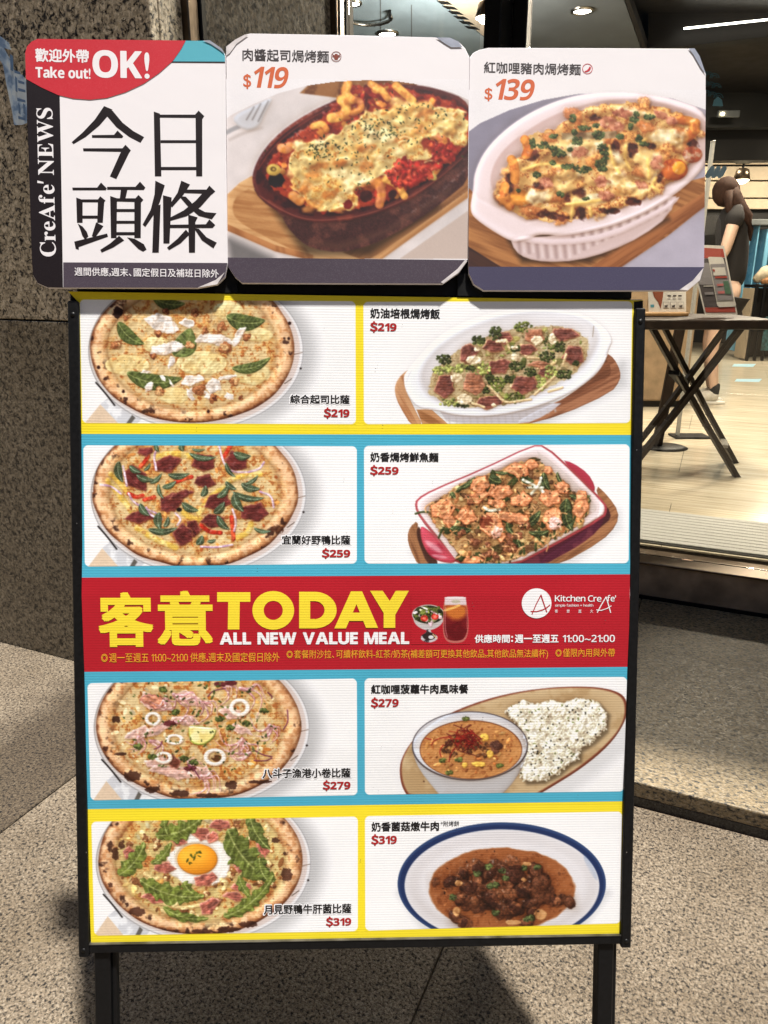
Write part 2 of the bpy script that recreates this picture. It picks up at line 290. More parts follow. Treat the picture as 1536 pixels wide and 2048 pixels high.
# slatted wall far behind
SL = empty('slatted_wall', (0, 0, 0), 0, 'beige wall of wide horizontal boards at the back of the shop', 'wall')
for y0, y1 in [(312, 329), (333, 360), (363, 395), (398, 418)]:
    a = at_y(1380, y1, 9.6); b = at_y(1640, y0, 9.6); MB().box((a.x, 9.6, a.z), (b.x, 9.64, b.z), .003).build('wall_board', M_BEIGE, SL)
a = at_y(1300, 470, 9.7); b = at_y(1700, 300, 9.7); MB().box((a.x, 9.66, a.z), (b.x, 9.7, b.z)).build('backing_board', M_DK, SL)
CT = empty('blue_counter', at_y(1520, 640, 9.25) * 1, 0, 'glossy light blue counter cabinets behind the woman', 'counter'); CT.location.z = .22
M_TEAL = mat('light_blue_gloss', (.17, .40, .56), .25, ns=5)
for i, (x0, x1) in enumerate([(1488, 1503), (1504, 1519), (1520, 1545), (1546, 1590)]):
    a = at_y(x0, 560, 9.25); b = at_y(x1, 452, 9.25); MB().box((a.x, 9.25, .3), (b.x, 9.5, b.z - (.0 if i % 2 else .03)), .006).build('cabinet_door', M_TEAL, None).parent = CT
for c in CT.children: c.matrix_parent_inverse = Matrix.Translation(-CT.location)
a = at_y(1476, 452, 9.2); b = at_y(1600, 440, 9.2); o = MB().box((a.x, 9.2, a.z + .01), (b.x, 9.55, b.z + .01), .006).build('countertop', M_GREYC, CT); o.matrix_parent_inverse = Matrix.Translation(-CT.location)
# pale standing board seen edge-on beside the right panel
a = at_y(1412, 700, 4.6); b = at_y(1427, 282, 4.6)
e = empty('standing_board', (a.x, 4.6, .22), 0, 'tall narrow pale grey board standing left of the woman', 'board'); MB().box((-.10, 0, 0), (b.x - a.x, .03, b.z - .22), .004).build('board_panel', mat('pale_board', (.42, .41, .38), .5), e); MB().box((-.14, -.05, -.0), (.08, .08, .012), .003).build('board_foot', M_BLACK, e)
# blue reflection painted as bars on the glass, and a teal decal
def on_glass(x, y, off=.006):
    d = ray(x, y); k2 = (W(0, 2.765 - off) - EYE).dot(TM) / d.dot(TM); return EYE + d * k2
DG = empty('glass_decal', (0, 0, 0), 0, 'light blue decal of three slanted bars on the glass beside the right panel', 'decal'); M_PBLUE = mat('pale_blue_decal', (.42, .66, .78), .4)
def glass_poly(name, P, m, parent, off=.006):
    n = len(P); V = [on_glass(x, y, off) for x, y in P] + [on_glass(x, y, off - .0012) for x, y in P]
    return mesh(name, V, [tuple(range(n)), tuple(range(n, 2 * n))[::-1]] + [(i, (i + 1) % n, n + (i + 1) % n, n + i) for i in range(n)], m, parent)
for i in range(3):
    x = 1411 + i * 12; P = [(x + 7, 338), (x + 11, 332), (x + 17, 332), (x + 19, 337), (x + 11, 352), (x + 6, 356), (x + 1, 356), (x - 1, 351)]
    glass_poly('decal_bar', P, M_PBLUE, DG)
DS = empty('scale_decal', (0, 0, 0), 0, 'teal fish scale decal on the glass beside the right panel upper corner', 'decal'); M_DT = mat('teal_decal', (.04, .13, .16), .4); M_DT2 = mat('light_teal_decal', (.16, .38, .45), .4)
glass_poly('decal_patch', [(1425 + 0, 212), (1428, 200), (1436, 193), (1444, 200), (1446, 212)], M_DT2, DS)
for i in range(9):
    cx = 1405 + (i % 3) * 12 + (i // 3) * 4; cy = 150 + (i // 3) * 20 + (i % 3) * 3
    for r in (10, 6):
        P = [(cx + r * math.cos(t), cy - r * math.sin(t)) for t in np.linspace(0, 3.14, 9)] + [(cx + (r - 1.6) * math.cos(t), cy - (r - 1.6) * math.sin(t)) for t in np.linspace(3.14, 0, 9)]
        glass_poly('decal_scale', P, M_DT, DS)
# folding table
Z0 = .22
TB = empty('folding_table', (1.5, 3.78, Z0), 0, 'dark brown folding table with crossed legs behind the glass', 'table')
M_TW = mat('dark_brown_wood', (.022, .013, .009), .5, ns=20, noise=.3, bump=.1, spec=.3)
TZ = .776
MB().box((-.33, -.27, TZ - .045), (.30, .27, TZ), .008, 2).build('table_top', M_TW, TB)
def L(x, y, Y): q = at_y(x, y, Y); return Vector((q.x - 1.5, q.y - 3.78, q.z - Z0))
for Y, A, B in [(3.60, (1482, 655), (1252, 948)), (3.66, (1304, 655), (1476, 958))]:
    a, b = L(*A, Y), L(*B, Y); mid = a.lerp(b, .62) + Vector((0, 0, -.008)); MB().bar(a, mid, .024, .036, .003, (0, 1, 0)).bar(mid, b, .024, .034, .003, (0, 1, 0)).build('leg', M_TW, TB)
for Y, A, B in [(3.90, (1455, 650), (1262, 905)), (3.95, (1326, 650), (1471, 926))]:
    a, b = L(*A, Y), L(*B, Y); mid = a.lerp(b, .62) + Vector((0, 0, -.008)); MB().bar(a, mid, .022, .03, .003, (0, 1, 0)).bar(mid, b, .022, .03, .003, (0, 1, 0)).build('leg', M_TW, TB)
MB().bar(L(1450, 893, 3.64), L(1447, 880, 3.93), .03, .014).build('stretcher', M_STEEL, TB)
MB().bar(L(1348, 745, 3.62), L(1368, 768, 3.93), .05, .02).build('hinge_plate', M_BLACK, TB)
# pole stand with oval foot
q = at_z(1330, 896, Z0); e = empty('pole_stand', q, 0, 'dark post on a flat oval foot standing behind the folding table', 'stand')
MB().lathe((0, 0, 0), [(.001, .018), (.10, .016), (.13, .004), (.13, 0)]).build('oval_foot', M_BLACKP, e, True).scale = (1, .8, 1)
MB().bar((-.05, 0, .01), (.02, .02, .76), .055, .03, .004, (0, 1, 0)).build('post', M_TW, e)
# wooden cabinet
e = empty('wooden_cabinet', (1.75, 5.95, Z0), 0, 'light brown wooden cabinet behind the folding table', 'cabinet')
M_CAB = mat('light_brown_veneer', (.30, .21, .13), .45, ns=14, noise=.2)
MB().box((-.55, -.25, .05), (.55, .25, .92), .004).build('cabinet_body', M_CAB, e); MB().box((-.53, -.22, 0), (.53, .22, .049)).build('plinth', M_DK, e)
for x0, x1 in [(-.54, -.19), (-.185, .175), (.18, .54)]: MB().box((x0, -.262, .06), (x1, -.251, .90), .003).build('cabinet_door', M_CAB, e)
# black rack with teal pattern on the right and goods on top
q = at_z(1512, 722, Z0)
e = empty('display_rack', (q.x + .16, q.y, Z0), 0, 'black slatted rack with teal pattern by the right edge', 'rack'); M_TP = mat('teal_black_pattern', (.02, .07, .08), .4, ns=26, noise=.95, bump=0)
def bxx(n, lo, hi, m, b=.004): return MB().box(lo, hi, b).build(n, m, e)
for x in (-.28, -.19, -.10, -.01, .08, .17, .26, .35): bxx('upright', (x, 0, .0), (x + .03, .03, .86), M_BLACK)
bxx('teal_panel', (-.13, -.012, .12), (.4, -.002, .50), M_TP); bxx('shelf', (-.28, .031, .82), (.4, .3, .85), M_BLACK); bxx('side_panel', (-.29, .04, .02), (-.27, .3, .81), M_BEIGE); bxx('back_panel', (-.26, .3, .02), (.4, .31, .81), M_DK2)
e2 = empty('bread_basket', (q.x - .04, q.y + .1, Z0 + .852), 0, 'pale bag of buns on the black rack at right edge', 'bag')
MB().tube([(-.06, 0, .05), (.05, .02, .11), (.2, .03, .13), (.34, .04, .10)], [.04, .09, .11, .07], 12).build('bag', mat('cream_paper_bag', (.45, .38, .27), .6, ns=18, noise=.3, bump=.5), e2, True); MB().tube([(0, -.03, .03), (.08, -.05, .05), (.16, -.03, .03)], [.03, .05, .03], 10).build('bun', mat('brown_bun', (.35, .17, .07), .6), e2, True)
# two pale blue strips on the shop floor
for i, (x0, x1, y) in enumerate([(1464, 1512, 733), (1469, 1524, 763)]):
    P = [at_z(x0, y, .2204), at_z(x1 - 6, y + 1, .2204), at_z(x1, y - 5, .2204), at_z(x0 + 4, y - 5, .2204)]
    o = mesh('floor_sticker', P + [q + Vector((0, 0, .001)) for q in P], [(4, 5, 6, 7), (0, 1, 5, 4), (1, 2, 6, 5), (2, 3, 7, 6), (3, 0, 4, 7)], M_PBLUE); tag(o, ['pale blue strip sticker on the shop floor, the one farther from the glass', 'pale blue strip sticker on the shop floor, the one nearer to the glass'][i], 'sticker', 'floor stickers in the shop')
# small menu stand and leaning poster on the table
def quad_obj(name, P, m, parent, off=0, th=.0006, nrm=(0, -1, 0)):
    n = Vector(nrm); P = [Vector(q) + n * off for q in P]; V = P + [q - n * th for q in P]; k_ = len(P)
    return mesh(name, V, [tuple(range(k_)), tuple(range(k_, 2 * k_))[::-1]] + [(i, (i + 1) % k_, k_ + (i + 1) % k_, k_ + i) for i in range(k_)], m, parent)
def ink(name, c, r=.4): return mat(name, L8(*c)[:3], r, noise=.04, bump=0)
I_RED = ink('brick_red_ink', (178, 84, 74)); I_WHITE = ink('white_card', (222, 218, 212)); I_DGREY = ink('dark_grey_ink', (92, 86, 88)); I_GREY = ink('grey_ink', (150, 146, 150)); I_GREEN = ink('green_ink', (92, 124, 104)); I_BROWN = ink('brown_ink', (150, 86, 64)); I_PINK = ink('pink_ink', (200, 120, 120)); I_TEAL = ink('teal_ink', (90, 160, 180))
Ya = 3.80
e = empty('tabletop_card', at_y(1335, 628, Ya), 0, 'small white menu card in a wooden holder on the dark table', 'menu card'); e.location.z = Z0 + TZ + .001
def q5(x, y, Y=Ya, e_=None): v = at_y(1250 + x / 3.531, 500 + y / 3.531, Y); return v - (e_ or e).location
MB().box((-.125, -.03, 0), (.095, .05, .018), .004).build('wooden_base', mat('oak_holder', (.35, .2, .08), .5, ns=30), e)
def cq(name, P, m, off=.001, Y=Ya, e_=None): return quad_obj(name, [q5(x, y, Y, e_) for x, y in P], m, e_ or e, off, .0006)
cq('card', [(160, 240), (430, 240), (432, 438), (168, 438)], I_WHITE, 0)
cq('food_print', [(180, 240), (275, 240), (268, 330), (252, 415), (235, 370), (205, 330)], I_BROWN); cq('logo', [(180, 385), (205, 385), (205, 405), (180, 405)], I_TEAL)
for i in range(3):
    x = 300 + i * 38; cq('price_line', [(x, 318), (x + 24, 318), (x + 24, 328), (x, 328)], I_DGREY); cq('price_line', [(x, 342), (x + 22, 342), (x + 22, 347), (x, 347)], I_GREY)
    x = 268 + i * 52; cq('icon_frame', [(x, 366), (x + 44, 366), (x + 44, 412), (x, 412)], I_GREY, .0008); cq('icon_field', [(x + 3, 369), (x + 41, 369), (x + 41, 409), (x + 3, 409)], I_WHITE, .0016); cq('icon', [(x + 10, 392), (x + 34, 386), (x + 30, 404), (x + 12, 404)], I_DGREY, .0024)
Yb = 3.70
e = empty('leaning_poster', at_y(1440, 630, Yb), 0, 'leaning poster of a white phone on red and grey, right side of the dark table', 'poster'); e.location.z = Z0 + TZ + .001
def Q(name, P, m, off): return cq(name, P, m, off, Yb, e)
Q('acrylic_sheet', [(440, -40), (700, -30), (795, 455), (565, 458)], I_WHITE, 0)
Q('red_field', [(465, -20), (692, -8), (704, 52), (482, 62)], I_RED, .001); Q('dark_field', [(484, 66), (705, 56), (773, 400), (562, 405)], I_DGREY, .001); Q('red_field', [(563, 407), (774, 402), (782, 440), (570, 441)], I_RED, .001); Q('grey_field', [(486, 95), (606, 90), (622, 245), (524, 245)], I_GREY, .002)
Q('phone_body', [(585, 55), (592, 48), (680, 50), (692, 60), (782, 385), (775, 398), (665, 404), (650, 392)], I_WHITE, .003); Q('phone_screen', [(600, 100), (706, 96), (765, 352), (650, 358)], I_GREY, .0045)
Q('screen_panel', [(612, 125), (700, 122), (712, 178), (622, 180)], I_WHITE, .006); Q('screen_icon', [(614, 135), (628, 135), (632, 152), (618, 152)], I_RED, .007); Q('screen_button', [(632, 186), (716, 184), (718, 198), (634, 200)], I_RED, .006); Q('screen_map', [(690, 220), (725, 218), (748, 310), (706, 312)], I_GREEN, .006); Q('screen_tab', [(645, 240), (690, 236), (692, 252), (648, 255)], I_PINK, .006); Q('screen_tab', [(652, 292), (698, 288), (700, 306), (655, 310)], I_PINK, .006)
Q('text_line', [(552, 252), (618, 250), (619, 256), (554, 258)], I_WHITE, .003); Q('text_line', [(560, 298), (622, 296), (624, 314), (563, 316)], I_GREY, .003)
# ------------------------------------------------------------------ the woman in black
def skin_body(name, V, E, Rr, m, parent, sub=2, root=0):
    me = bpy.data.meshes.new(name); me.from_pydata(V, E, []); o = bpy.data.objects.new(name, me); COL.objects.link(o)
    sk = o.modifiers.new('s', 'SKIN'); sk.use_smooth_shade = True
    for i, r in enumerate(Rr):
        d = me.skin_vertices[0].data[i]; d.radius = (r, r) if not hasattr(r, '__len__') else r; d.use_root = (i == root)
    su = o.modifiers.new('d', 'SUBSURF'); su.levels = su.render_levels = sub
    dg = bpy.context.evaluated_depsgraph_get(); m2 = bpy.data.meshes.new_from_object(o.evaluated_get(dg)); bpy.data.objects.remove(o); m2.materials.clear(); m2.materials.append(m)
    return link(name, m2, None, parent, True)
M_SKIN = mat('skin', (.60, .41, .31), .5, ns=12, noise=.05, bump=.03); M_SHIRT = mat('black_cotton', (.012, .010, .010), .9, ns=60, bump=.3); M_HAIR = mat('dark_brown_hair', (.03, .014, .009), .8, ns=140, noise=.6, bump=.9, spec=.15); M_SOCK = mat('black_sock', (.01, .01, .01), .95); M_SHOE = mat('white_sneaker', (.62, .59, .53), .6, ns=40); M_SOLE = mat('shoe_sole', (.75, .73, .68), .6)
PX, PY = 2.56, 5.95
PE = empty('person', (PX, PY, Z0), 0, 'woman with long brown hair in black T-shirt and shorts, white sneakers, standing in the shop', 'person')
V = [(.05, 0, .84), (.06, 0, 1.02), (.04, .01, 1.24), (.02, .01, 1.39), (-.01, .01, 1.44), (-.04, 0, 1.50), (-.05, 0, 1.55),
     (-.01, -.12, 1.37), (-.06, -.16, 1.20), (-.08, -.16, 1.10), (-.18, -.10, 1.10), (-.27, -.06, 1.12),
     (.05, .14, 1.37), (.13, .16, 1.16), (.12, .15, .98), (.04, .12, .90),
     (.03, -.08, .78), (-.05, -.08, .45), (.02, -.08, .09), (.04, .08, .78), (.0, .08, .45), (.06, .08, .09)]
Ed = [(0, 1), (1, 2), (2, 3), (3, 4), (4, 5), (5, 6), (3, 7), (7, 8), (8, 9), (9, 10), (10, 11), (3, 12), (12, 13), (13, 14), (14, 15), (0, 16), (16, 17), (17, 18), (0, 19), (19, 20), (20, 21)]
Rr = [.09, .085, .10, .08, .045, .08, .075, .05, .045, .04, .032, .024, .045, .04, .034, .022, .085, .055, .034, .085, .055, .034]
skin_body('body', V, Ed, Rr, M_SKIN, PE)
skin_body('t_shirt', [(.06, 0, .84), (.065, 0, 1.02), (.045, .01, 1.2), (.03, .01, 1.33), (.015, .01, 1.43), (-.005, -.12, 1.40), (-.045, -.165, 1.29), (.08, .15, 1.39), (.12, .17, 1.28)], [(0, 1), (1, 2), (2, 3), (3, 4), (3, 5), (5, 6), (3, 7), (7, 8)], [.12, .115, .13, .14, .075, .075, .07, .075, .07], M_SHIRT, PE)
skin_body('shorts', [(.05, 0, .86), (.035, -.08, .76), (.0, -.08, .56), (.045, .08, .76), (.02, .08, .56)], [(0, 1), (1, 2), (0, 3), (3, 4)], [.145, .125, .095, .125, .095], M_SHIRT, PE)
hb_ = MB(); r_ = bmesh.ops.create_icosphere(hb_.bm, subdivisions=3, radius=1)
for v in r_['verts']:
    n = v.co.copy(); k_ = 1 + .05 * math.sin(n.z * 9 + n.y * 14); v.co = Vector((-.055 + n.x * .094 * k_, n.y * .088 * k_, 1.545 + n.z * .106))
hb_.tube([(-.04, -.02, 1.56), (-.01, -.05, 1.49), (.03, -.09, 1.42), (.08, -.12, 1.36), (.11, -.12, 1.28), (.12, -.12, 1.2)], [.06, .062, .05, .036, .022, .006], 12)
for dx in (-.06,): hb_.tube([(dx, -.06, 1.54), (dx + .01, -.09, 1.42), (dx + .03, -.15, 1.30)], [.04, .03, .008], 8)
hb_.build('hair', M_HAIR, PE, True)
for sy in (-.08, .08):
    dx = 0 if sy < 0 else .05
    skin_body('sock', [(.02 + dx, sy, .17), (.02 + dx, sy, .08), (.0 + dx, sy, .05)], [(0, 1), (1, 2)], [.042, .042, .045], M_SOCK, PE)
    sh = skin_body('sneaker', [(.06 + dx, sy, .055), (.0 + dx, sy, .065), (-.09 + dx, sy, .045), (-.16 + dx, sy, .04)], [(0, 1), (1, 2), (2, 3)], [.042, .05, .046, .034], M_SHOE, PE); MB().box((-.19 + dx, sy - .045, .0), (.10 + dx, sy + .045, .022), .01, 2).build('sole', M_SOLE, sh)
skin_body('hand', [(-.27, -.06, 1.12), (-.32, -.05, 1.14), (-.37, -.05, 1.155), (-.31, -.09, 1.17), (-.37, -.03, 1.14), (-.365, -.07, 1.14)], [(0, 1), (1, 2), (1, 3), (1, 4), (1, 5)], [.022, .026, .009, .009, .009, .009], M_SKIN, PE)
# building added out of view across the street, to darken reflections in the glass
OB = empty('opposite_building', W(0, -14, 0), PHI, 'dark building across the street, reflected in the shop glass', 'building')
MB().box((-30, -6, -.05), (30, 0, 16)).build('facade', mat('dark_render', (.07, .06, .05), .8, ns=2), OB)
M_PN = mat('dark_window', (.02, .025, .03), .1)
pane0 = None
for i in range(14):
    for j in range(4):
        if pane0 is None: pane0 = MB().box((-1.3, .0, 0), (1.3, .06, 2.1)).build('window', M_PN, OB); o = pane0
        else: o = pane0.copy(); COL.objects.link(o); o.parent = OB
        o.location = (-26 + i * 4, 0.01, 1 + j * 3.8)
# ------------------------------------------------------------------ light inside the shop (the lit ceiling lamps, plus one added in front to brighten the table poster)
def lamp(loc, r, e, col=(1, .84, .62)):
    d = bpy.data.lights.new('shop_lamp', 'POINT'); d.energy = e; d.shadow_soft_size = r; d.color = col; o = bpy.data.objects.new('shop_lamp', d); COL.objects.link(o); o.location = loc; return o
def down(loc, size, e, col=(1, .84, .64)):
    d = bpy.data.lights.new('shop_lamp', 'AREA'); d.energy = e; d.size = size; d.color = col; o = bpy.data.objects.new('shop_lamp', d); COL.objects.link(o); o.location = loc; return o
down((1.3, 3.3, 2.85), .3, 46); down((3.0, 6.0, 2.85), .4, 74); down((4.6, 8.6, 2.6), .4, 60); down((3.4, 9.2, 2.7), .4, 22); lamp((.5, 5.6, 2.4), .2, 50, (1, .93, .82)); down((1.9, 4.6, 2.85), .4, 40)
# ------------------------------------------------------------------ printed food pictures
_TAB = np.random.RandomState(7).rand(16, 257, 257)
_TAB[:, 256, :] = _TAB[:, 0, :]; _TAB[:, :, 256] = _TAB[:, :, 0]
def vnoise(X, Y, s, seed=0):
    x = X / s + seed * 13.37; y = Y / s + seed * 7.91
    xi = np.floor(x).astype(np.int64); yi = np.floor(y).astype(np.int64)
    fx = x - xi; fy = y - yi
    fx = fx * fx * (3 - 2 * fx); fy = fy * fy * (3 - 2 * fy)
    xi &= 255; yi &= 255
    t = _TAB[seed % 16]
    a = t[yi, xi]; b = t[yi, xi + 1]; c = t[yi + 1, xi]; d = t[yi + 1, xi + 1]
    return ((a + (b - a) * fx) * (1 - fy) + (c + (d - c) * fx) * fy) * 2 - 1
def fbm(X, Y, s, o=4, seed=0):
    r = 0; amp = 1; tot = 0
    for k in range(o):
        r = r + amp * vnoise(X, Y, s / 2 ** k, seed + k * 3 + 1); tot += amp; amp *= .55
    return r / tot * 1.5
def sstep(a, b, x):
    t = np.clip((x - a) / (b - a), 0, 1); return t * t * (3 - 2 * t)
def boxblur(A, r):
    r = max(1, int(r))
    for ax in (0, 1):
        P = np.concatenate([np.repeat(A.take([0], ax), r + 1, ax), A, np.repeat(A.take([-1], ax), r, ax)], ax)
        c = np.cumsum(P, ax)
        n = A.shape[ax]
        A = (c.take(range(2 * r + 1, 2 * r + 1 + n), ax) - c.take(range(0, n), ax)) / (2 * r + 1)
    return A
def rgb(*c):
    if len(c) == 1: c = c[0]
    return np.array(c, float) / 255.
class Pic:
    """paints a printed photograph on a grid of print dots (X, Y are picture coordinates)"""
    def __init__(s, X, Y, bg, seed=1):
        s.X = X; s.Y = Y; s.step = float(np.abs(X[0, 1] - X[0, 0]))
        s.C = np.ones(X.shape + (3,)) * rgb(bg); s.H = np.zeros(X.shape); s.G = np.zeros(X.shape); s.M = np.zeros(X.shape)
        s.xs = X.mean(0); s.ys = Y.mean(1); s.rs = np.random.RandomState(seed); s.sd = seed
    def win(s, x0, y0, x1, y1, pad=14):
        i0, i1 = np.searchsorted(s.xs, [x0 - pad, x1 + pad]); j0, j1 = np.searchsorted(s.ys, [y0 - pad, y1 + pad])
        if i1 - i0 < 2 or j1 - j0 < 2: return None
        return (slice(j0, j1), slice(i0, i1))
    def lay(s, w, sd, col, h=0, edge=8, soft=None, gloss=0, alpha=1, shaded=1):
        soft = soft or s.step * 1.6
        m = np.clip(.5 - sd / soft, 0, 1) * alpha
        if isinstance(col, (tuple, list)): col = rgb(col)
        C = s.C[w]; C += (col - C) * m[..., None]
        if h:
            t = np.clip(-sd / edge, 0, 1); s.H[w] += h * np.sqrt(np.clip(t * (2 - t), 0, 1))
        s.G[w] += (gloss - s.G[w]) * m; s.M[w] = np.maximum(s.M[w], m) if shaded else s.M[w] * (1 - m)
        return m
    def ell(s, cx, cy, a, b, col, ang=0, h=0, edge=8, rough=0, rs=30, var=0, vs=12, col2=None, **k):
        R = max(a, b) * 1.25; w = s.win(cx - R, cy - R, cx + R, cy + R)
        if w is None: return
        x = s.X[w] - cx; y = s.Y[w] - cy; an = math.radians(ang); c, n = math.cos(an), math.sin(an)
        u = x * c + y * n; v = -x * n + y * c
        r = np.sqrt((u / a) ** 2 + (v / b) ** 2) + 1e-6
        sd = (r - 1) * np.sqrt(u * u + v * v) / r
        if rough: sd = sd + rough * fbm(s.X[w], s.Y[w], rs, 3, s.rs.randint(90))
        cc = s.vary(w, col, col2, var, vs)
        s.lay(w, sd, cc, h, edge, **k)
    def vary(s, w, col, col2, var, vs):
        cc = rgb(col) * np.ones(s.X[w].shape + (1,))
        if col2 is not None:
            t = sstep(-.15, .45, fbm(s.X[w], s.Y[w], vs, 4, s.rs.randint(90)))[..., None]
            cc = cc * (1 - t) + rgb(col2) * t
        if var: cc = cc * (1 + var * fbm(s.X[w], s.Y[w], vs * .6, 3, s.rs.randint(90)))[..., None]
        return cc
    def psd(s, w, P):
        P = np.array(P, float); X = s.X[w]; Y = s.Y[w]; d = np.full(X.shape, 1e9); ins = np.zeros(X.shape, bool)
        for i in range(len(P)):
            ax, ay = P[i - 1]; bx, by = P[i]; ex = bx - ax; ey = by - ay
            px = X - ax; py = Y - ay; t = np.clip((px * ex + py * ey) / (ex * ex + ey * ey + 1e-9), 0, 1)
            d = np.minimum(d, (px - ex * t) ** 2 + (py - ey * t) ** 2)
            cr = ((ay > Y) != (by > Y))
            if by != ay: ins ^= cr & (X < (bx - ax) * (Y - ay) / (by - ay) + ax)
        d = np.sqrt(d); return np.where(ins, -d, d)
    def poly(s, P, col, h=0, edge=8, rough=0, rs=20, var=0, vs=12, col2=None, smooth=0, **k):
        P = np.array(P, float)
        if smooth: P = chaikin(P, smooth)
        w = s.win(P[:, 0].min(), P[:, 1].min(), P[:, 0].max(), P[:, 1].max())
        if w is None: return None
        sd = s.psd(w, P)
        if rough: sd = sd + rough * fbm(s.X[w], s.Y[w], rs, 3, s.rs.randint(90))
        s.lay(w, sd, s.vary(w, col, col2, var, vs), h, edge, **k); return w, sd
    def line(s, P, wd, col, h=0, taper=False, smooth=2, var=0, col2=None, vs=10, **k):
        P = np.array(P, float)
        if smooth and len(P) > 2: P = chaikin(P, smooth, False)
        w = s.win(P[:, 0].min() - wd, P[:, 1].min() - wd, P[:, 0].max() + wd, P[:, 1].max() + wd)
        if w is None: return
        X = s.X[w]; Y = s.Y[w]; d = np.full(X.shape, 1e9); n = len(P) - 1
        for i in range(n):
            ax, ay = P[i]; bx, by = P[i + 1]; ex = bx - ax; ey = by - ay
            px = X - ax; py = Y - ay; t = np.clip((px * ex + py * ey) / (ex * ex + ey * ey + 1e-9), 0, 1)
            q = (i + t) / n; ww = wd / 2 * (1 if not taper else (1.05 - q))
            d = np.minimum(d, np.hypot(px - ex * t, py - ey * t) - ww)
        s.lay(w, d, s.vary(w, col, col2, var, vs), h, wd / 2, **k)
    def leaf(s, cx, cy, L, W, ang, col=(70, 105, 55), lobes=0, h=7, curl=.12, vein=(150, 175, 110)):
        R = L * .62; w = s.win(cx - R, cy - R, cx + R, cy + R)
        if w is None: return
        x = s.X[w] - cx; y = s.Y[w] - cy; an = math.radians(ang); c, n = math.cos(an), math.sin(an)
        u = (x * c + y * n) / L + .5; v = (-x * n + y * c); v = v - curl * L * (u * (1 - u) * 4 - .5)
        uu = np.clip(u, 0, 1); wd = W / 2 * np.sin(np.pi * uu ** .8) ** .7
        if lobes:
            ph = u * lobes * 2 * np.pi
            wd = wd * (.62 + .38 * np.sin(ph * .62 + np.where(v > 0, 0, 1.2) + 1.5 * vnoise(s.X[w], s.Y[w], 60, 2)) ** 2) + 3 * (uu > 0)
            wd = wd + W * .04 * vnoise(s.X[w], s.Y[w], 9, 3)
        sd = np.abs(v) - wd; sd = np.where((u < 0) | (u > 1), np.maximum(sd, 6), sd)
        base = rgb(col) * (1 + .25 * fbm(s.X[w], s.Y[w], 22, 3, s.rs.randint(80)))[..., None]
        rib = np.exp(-(v / (1.2 + .02 * W)) ** 2)
        sv = np.clip(np.cos((u * 9 - np.abs(v) / W * 2.2) * 2 * np.pi), 0, 1) ** 6 * .35
        t = np.clip(rib * .8 + sv, 0, 1)[..., None]
        base = base * (1 - t) + rgb(vein) * t
        s.lay(w, sd, base, h, W * .25, gloss=.35)
        s.H[w] += 2.2 * (1 - rib) * np.clip(-sd / 6, 0, 1) * (1 + .5 * np.cos((u * 9 - np.abs(v) / W * 2.2) * 2 * np.pi))
    def meat(s, cx, cy, a, b, ang, col=(122, 48, 55), rim=(190, 120, 95), h=9, fib=.25):
        n = 5; th = np.sort(s.rs.rand(n) * .45 + np.arange(n)) / n * 2 * np.pi
        q = np.stack([np.cos(th) * a, np.sin(th) * b], 1) * (1.0 + .22 * s.rs.rand(n))[:, None]
        an = math.radians(ang); c, m = math.cos(an), math.sin(an)
        P = np.stack([q[:, 0] * c - q[:, 1] * m + cx, q[:, 0] * m + q[:, 1] * c + cy], 1)
        r = s.poly(P, rim, h=h, edge=9, rough=5, rs=26, var=.12)
        if r is None: return
        w, sd = r; x = s.X[w] - cx; y = s.Y[w] - cy; u = x * c + y * m; v = -x * m + y * c
        f = fbm(u * .3, v * 1.6, 9, 3, s.rs.randint(80)); g = fbm(s.X[w], s.Y[w], 25, 3, s.rs.randint(80))
        cc = rgb(col) * (1 + fib * .8 * f + .2 * g)[..., None]
        s.lay(w, sd + 5 + 2 * g, cc, 0, soft=6, gloss=.4); s.H[w] += .8 * f * np.clip(-sd / 8, 0, 1)
    def lump(s, cx, cy, r, col, col2=None, h=10, n=6, gloss=.2):
        for i in range(n):
            a = s.rs.rand() * 6.3; d = r * .55 * s.rs.rand() ** .5
            s.ell(cx + d * math.cos(a), cy + d * math.sin(a), r * (.3 + .3 * s.rs.rand()), r * (.25 + .25 * s.rs.rand()), col if s.rs.rand() < .6 else (col2 or col), ang=s.rs.rand() * 180, h=h * .5, edge=r * .3, rough=2, rs=8, var=.25, vs=8, gloss=gloss)
    def broc(s, cx, cy, a, b, col=(62, 92, 40)):
        for i in range(int(22 + a * b / 40)):
            t = s.rs.rand() * 6.3; d = s.rs.rand() ** .5; k = s.rs.rand()
            q = np.array(col) * (.55 + .9 * k)
            s.ell(cx + a * d * math.cos(t), cy + b * d * math.sin(t), 4 + 4 * k, 4 + 3 * k, q, h=4, edge=4, rough=1.5, rs=5)
    def bits(s, n, reg, r0, r1, cols, h=2, asp=2.5, gloss=0, rough=1, alpha=1):
        for i in range(n):
            x, y = reg(s.rs); c = cols[s.rs.randint(len(cols))]; r = r0 + (r1 - r0) * s.rs.rand() ** 1.5
            s.ell(x, y, r * (1 + (asp - 1) * s.rs.rand()), r, np.array(c) * (.8 + .4 * s.rs.rand()), ang=s.rs.rand() * 180, h=h, edge=max(3, r), rough=rough, rs=8, gloss=gloss, alpha=alpha)
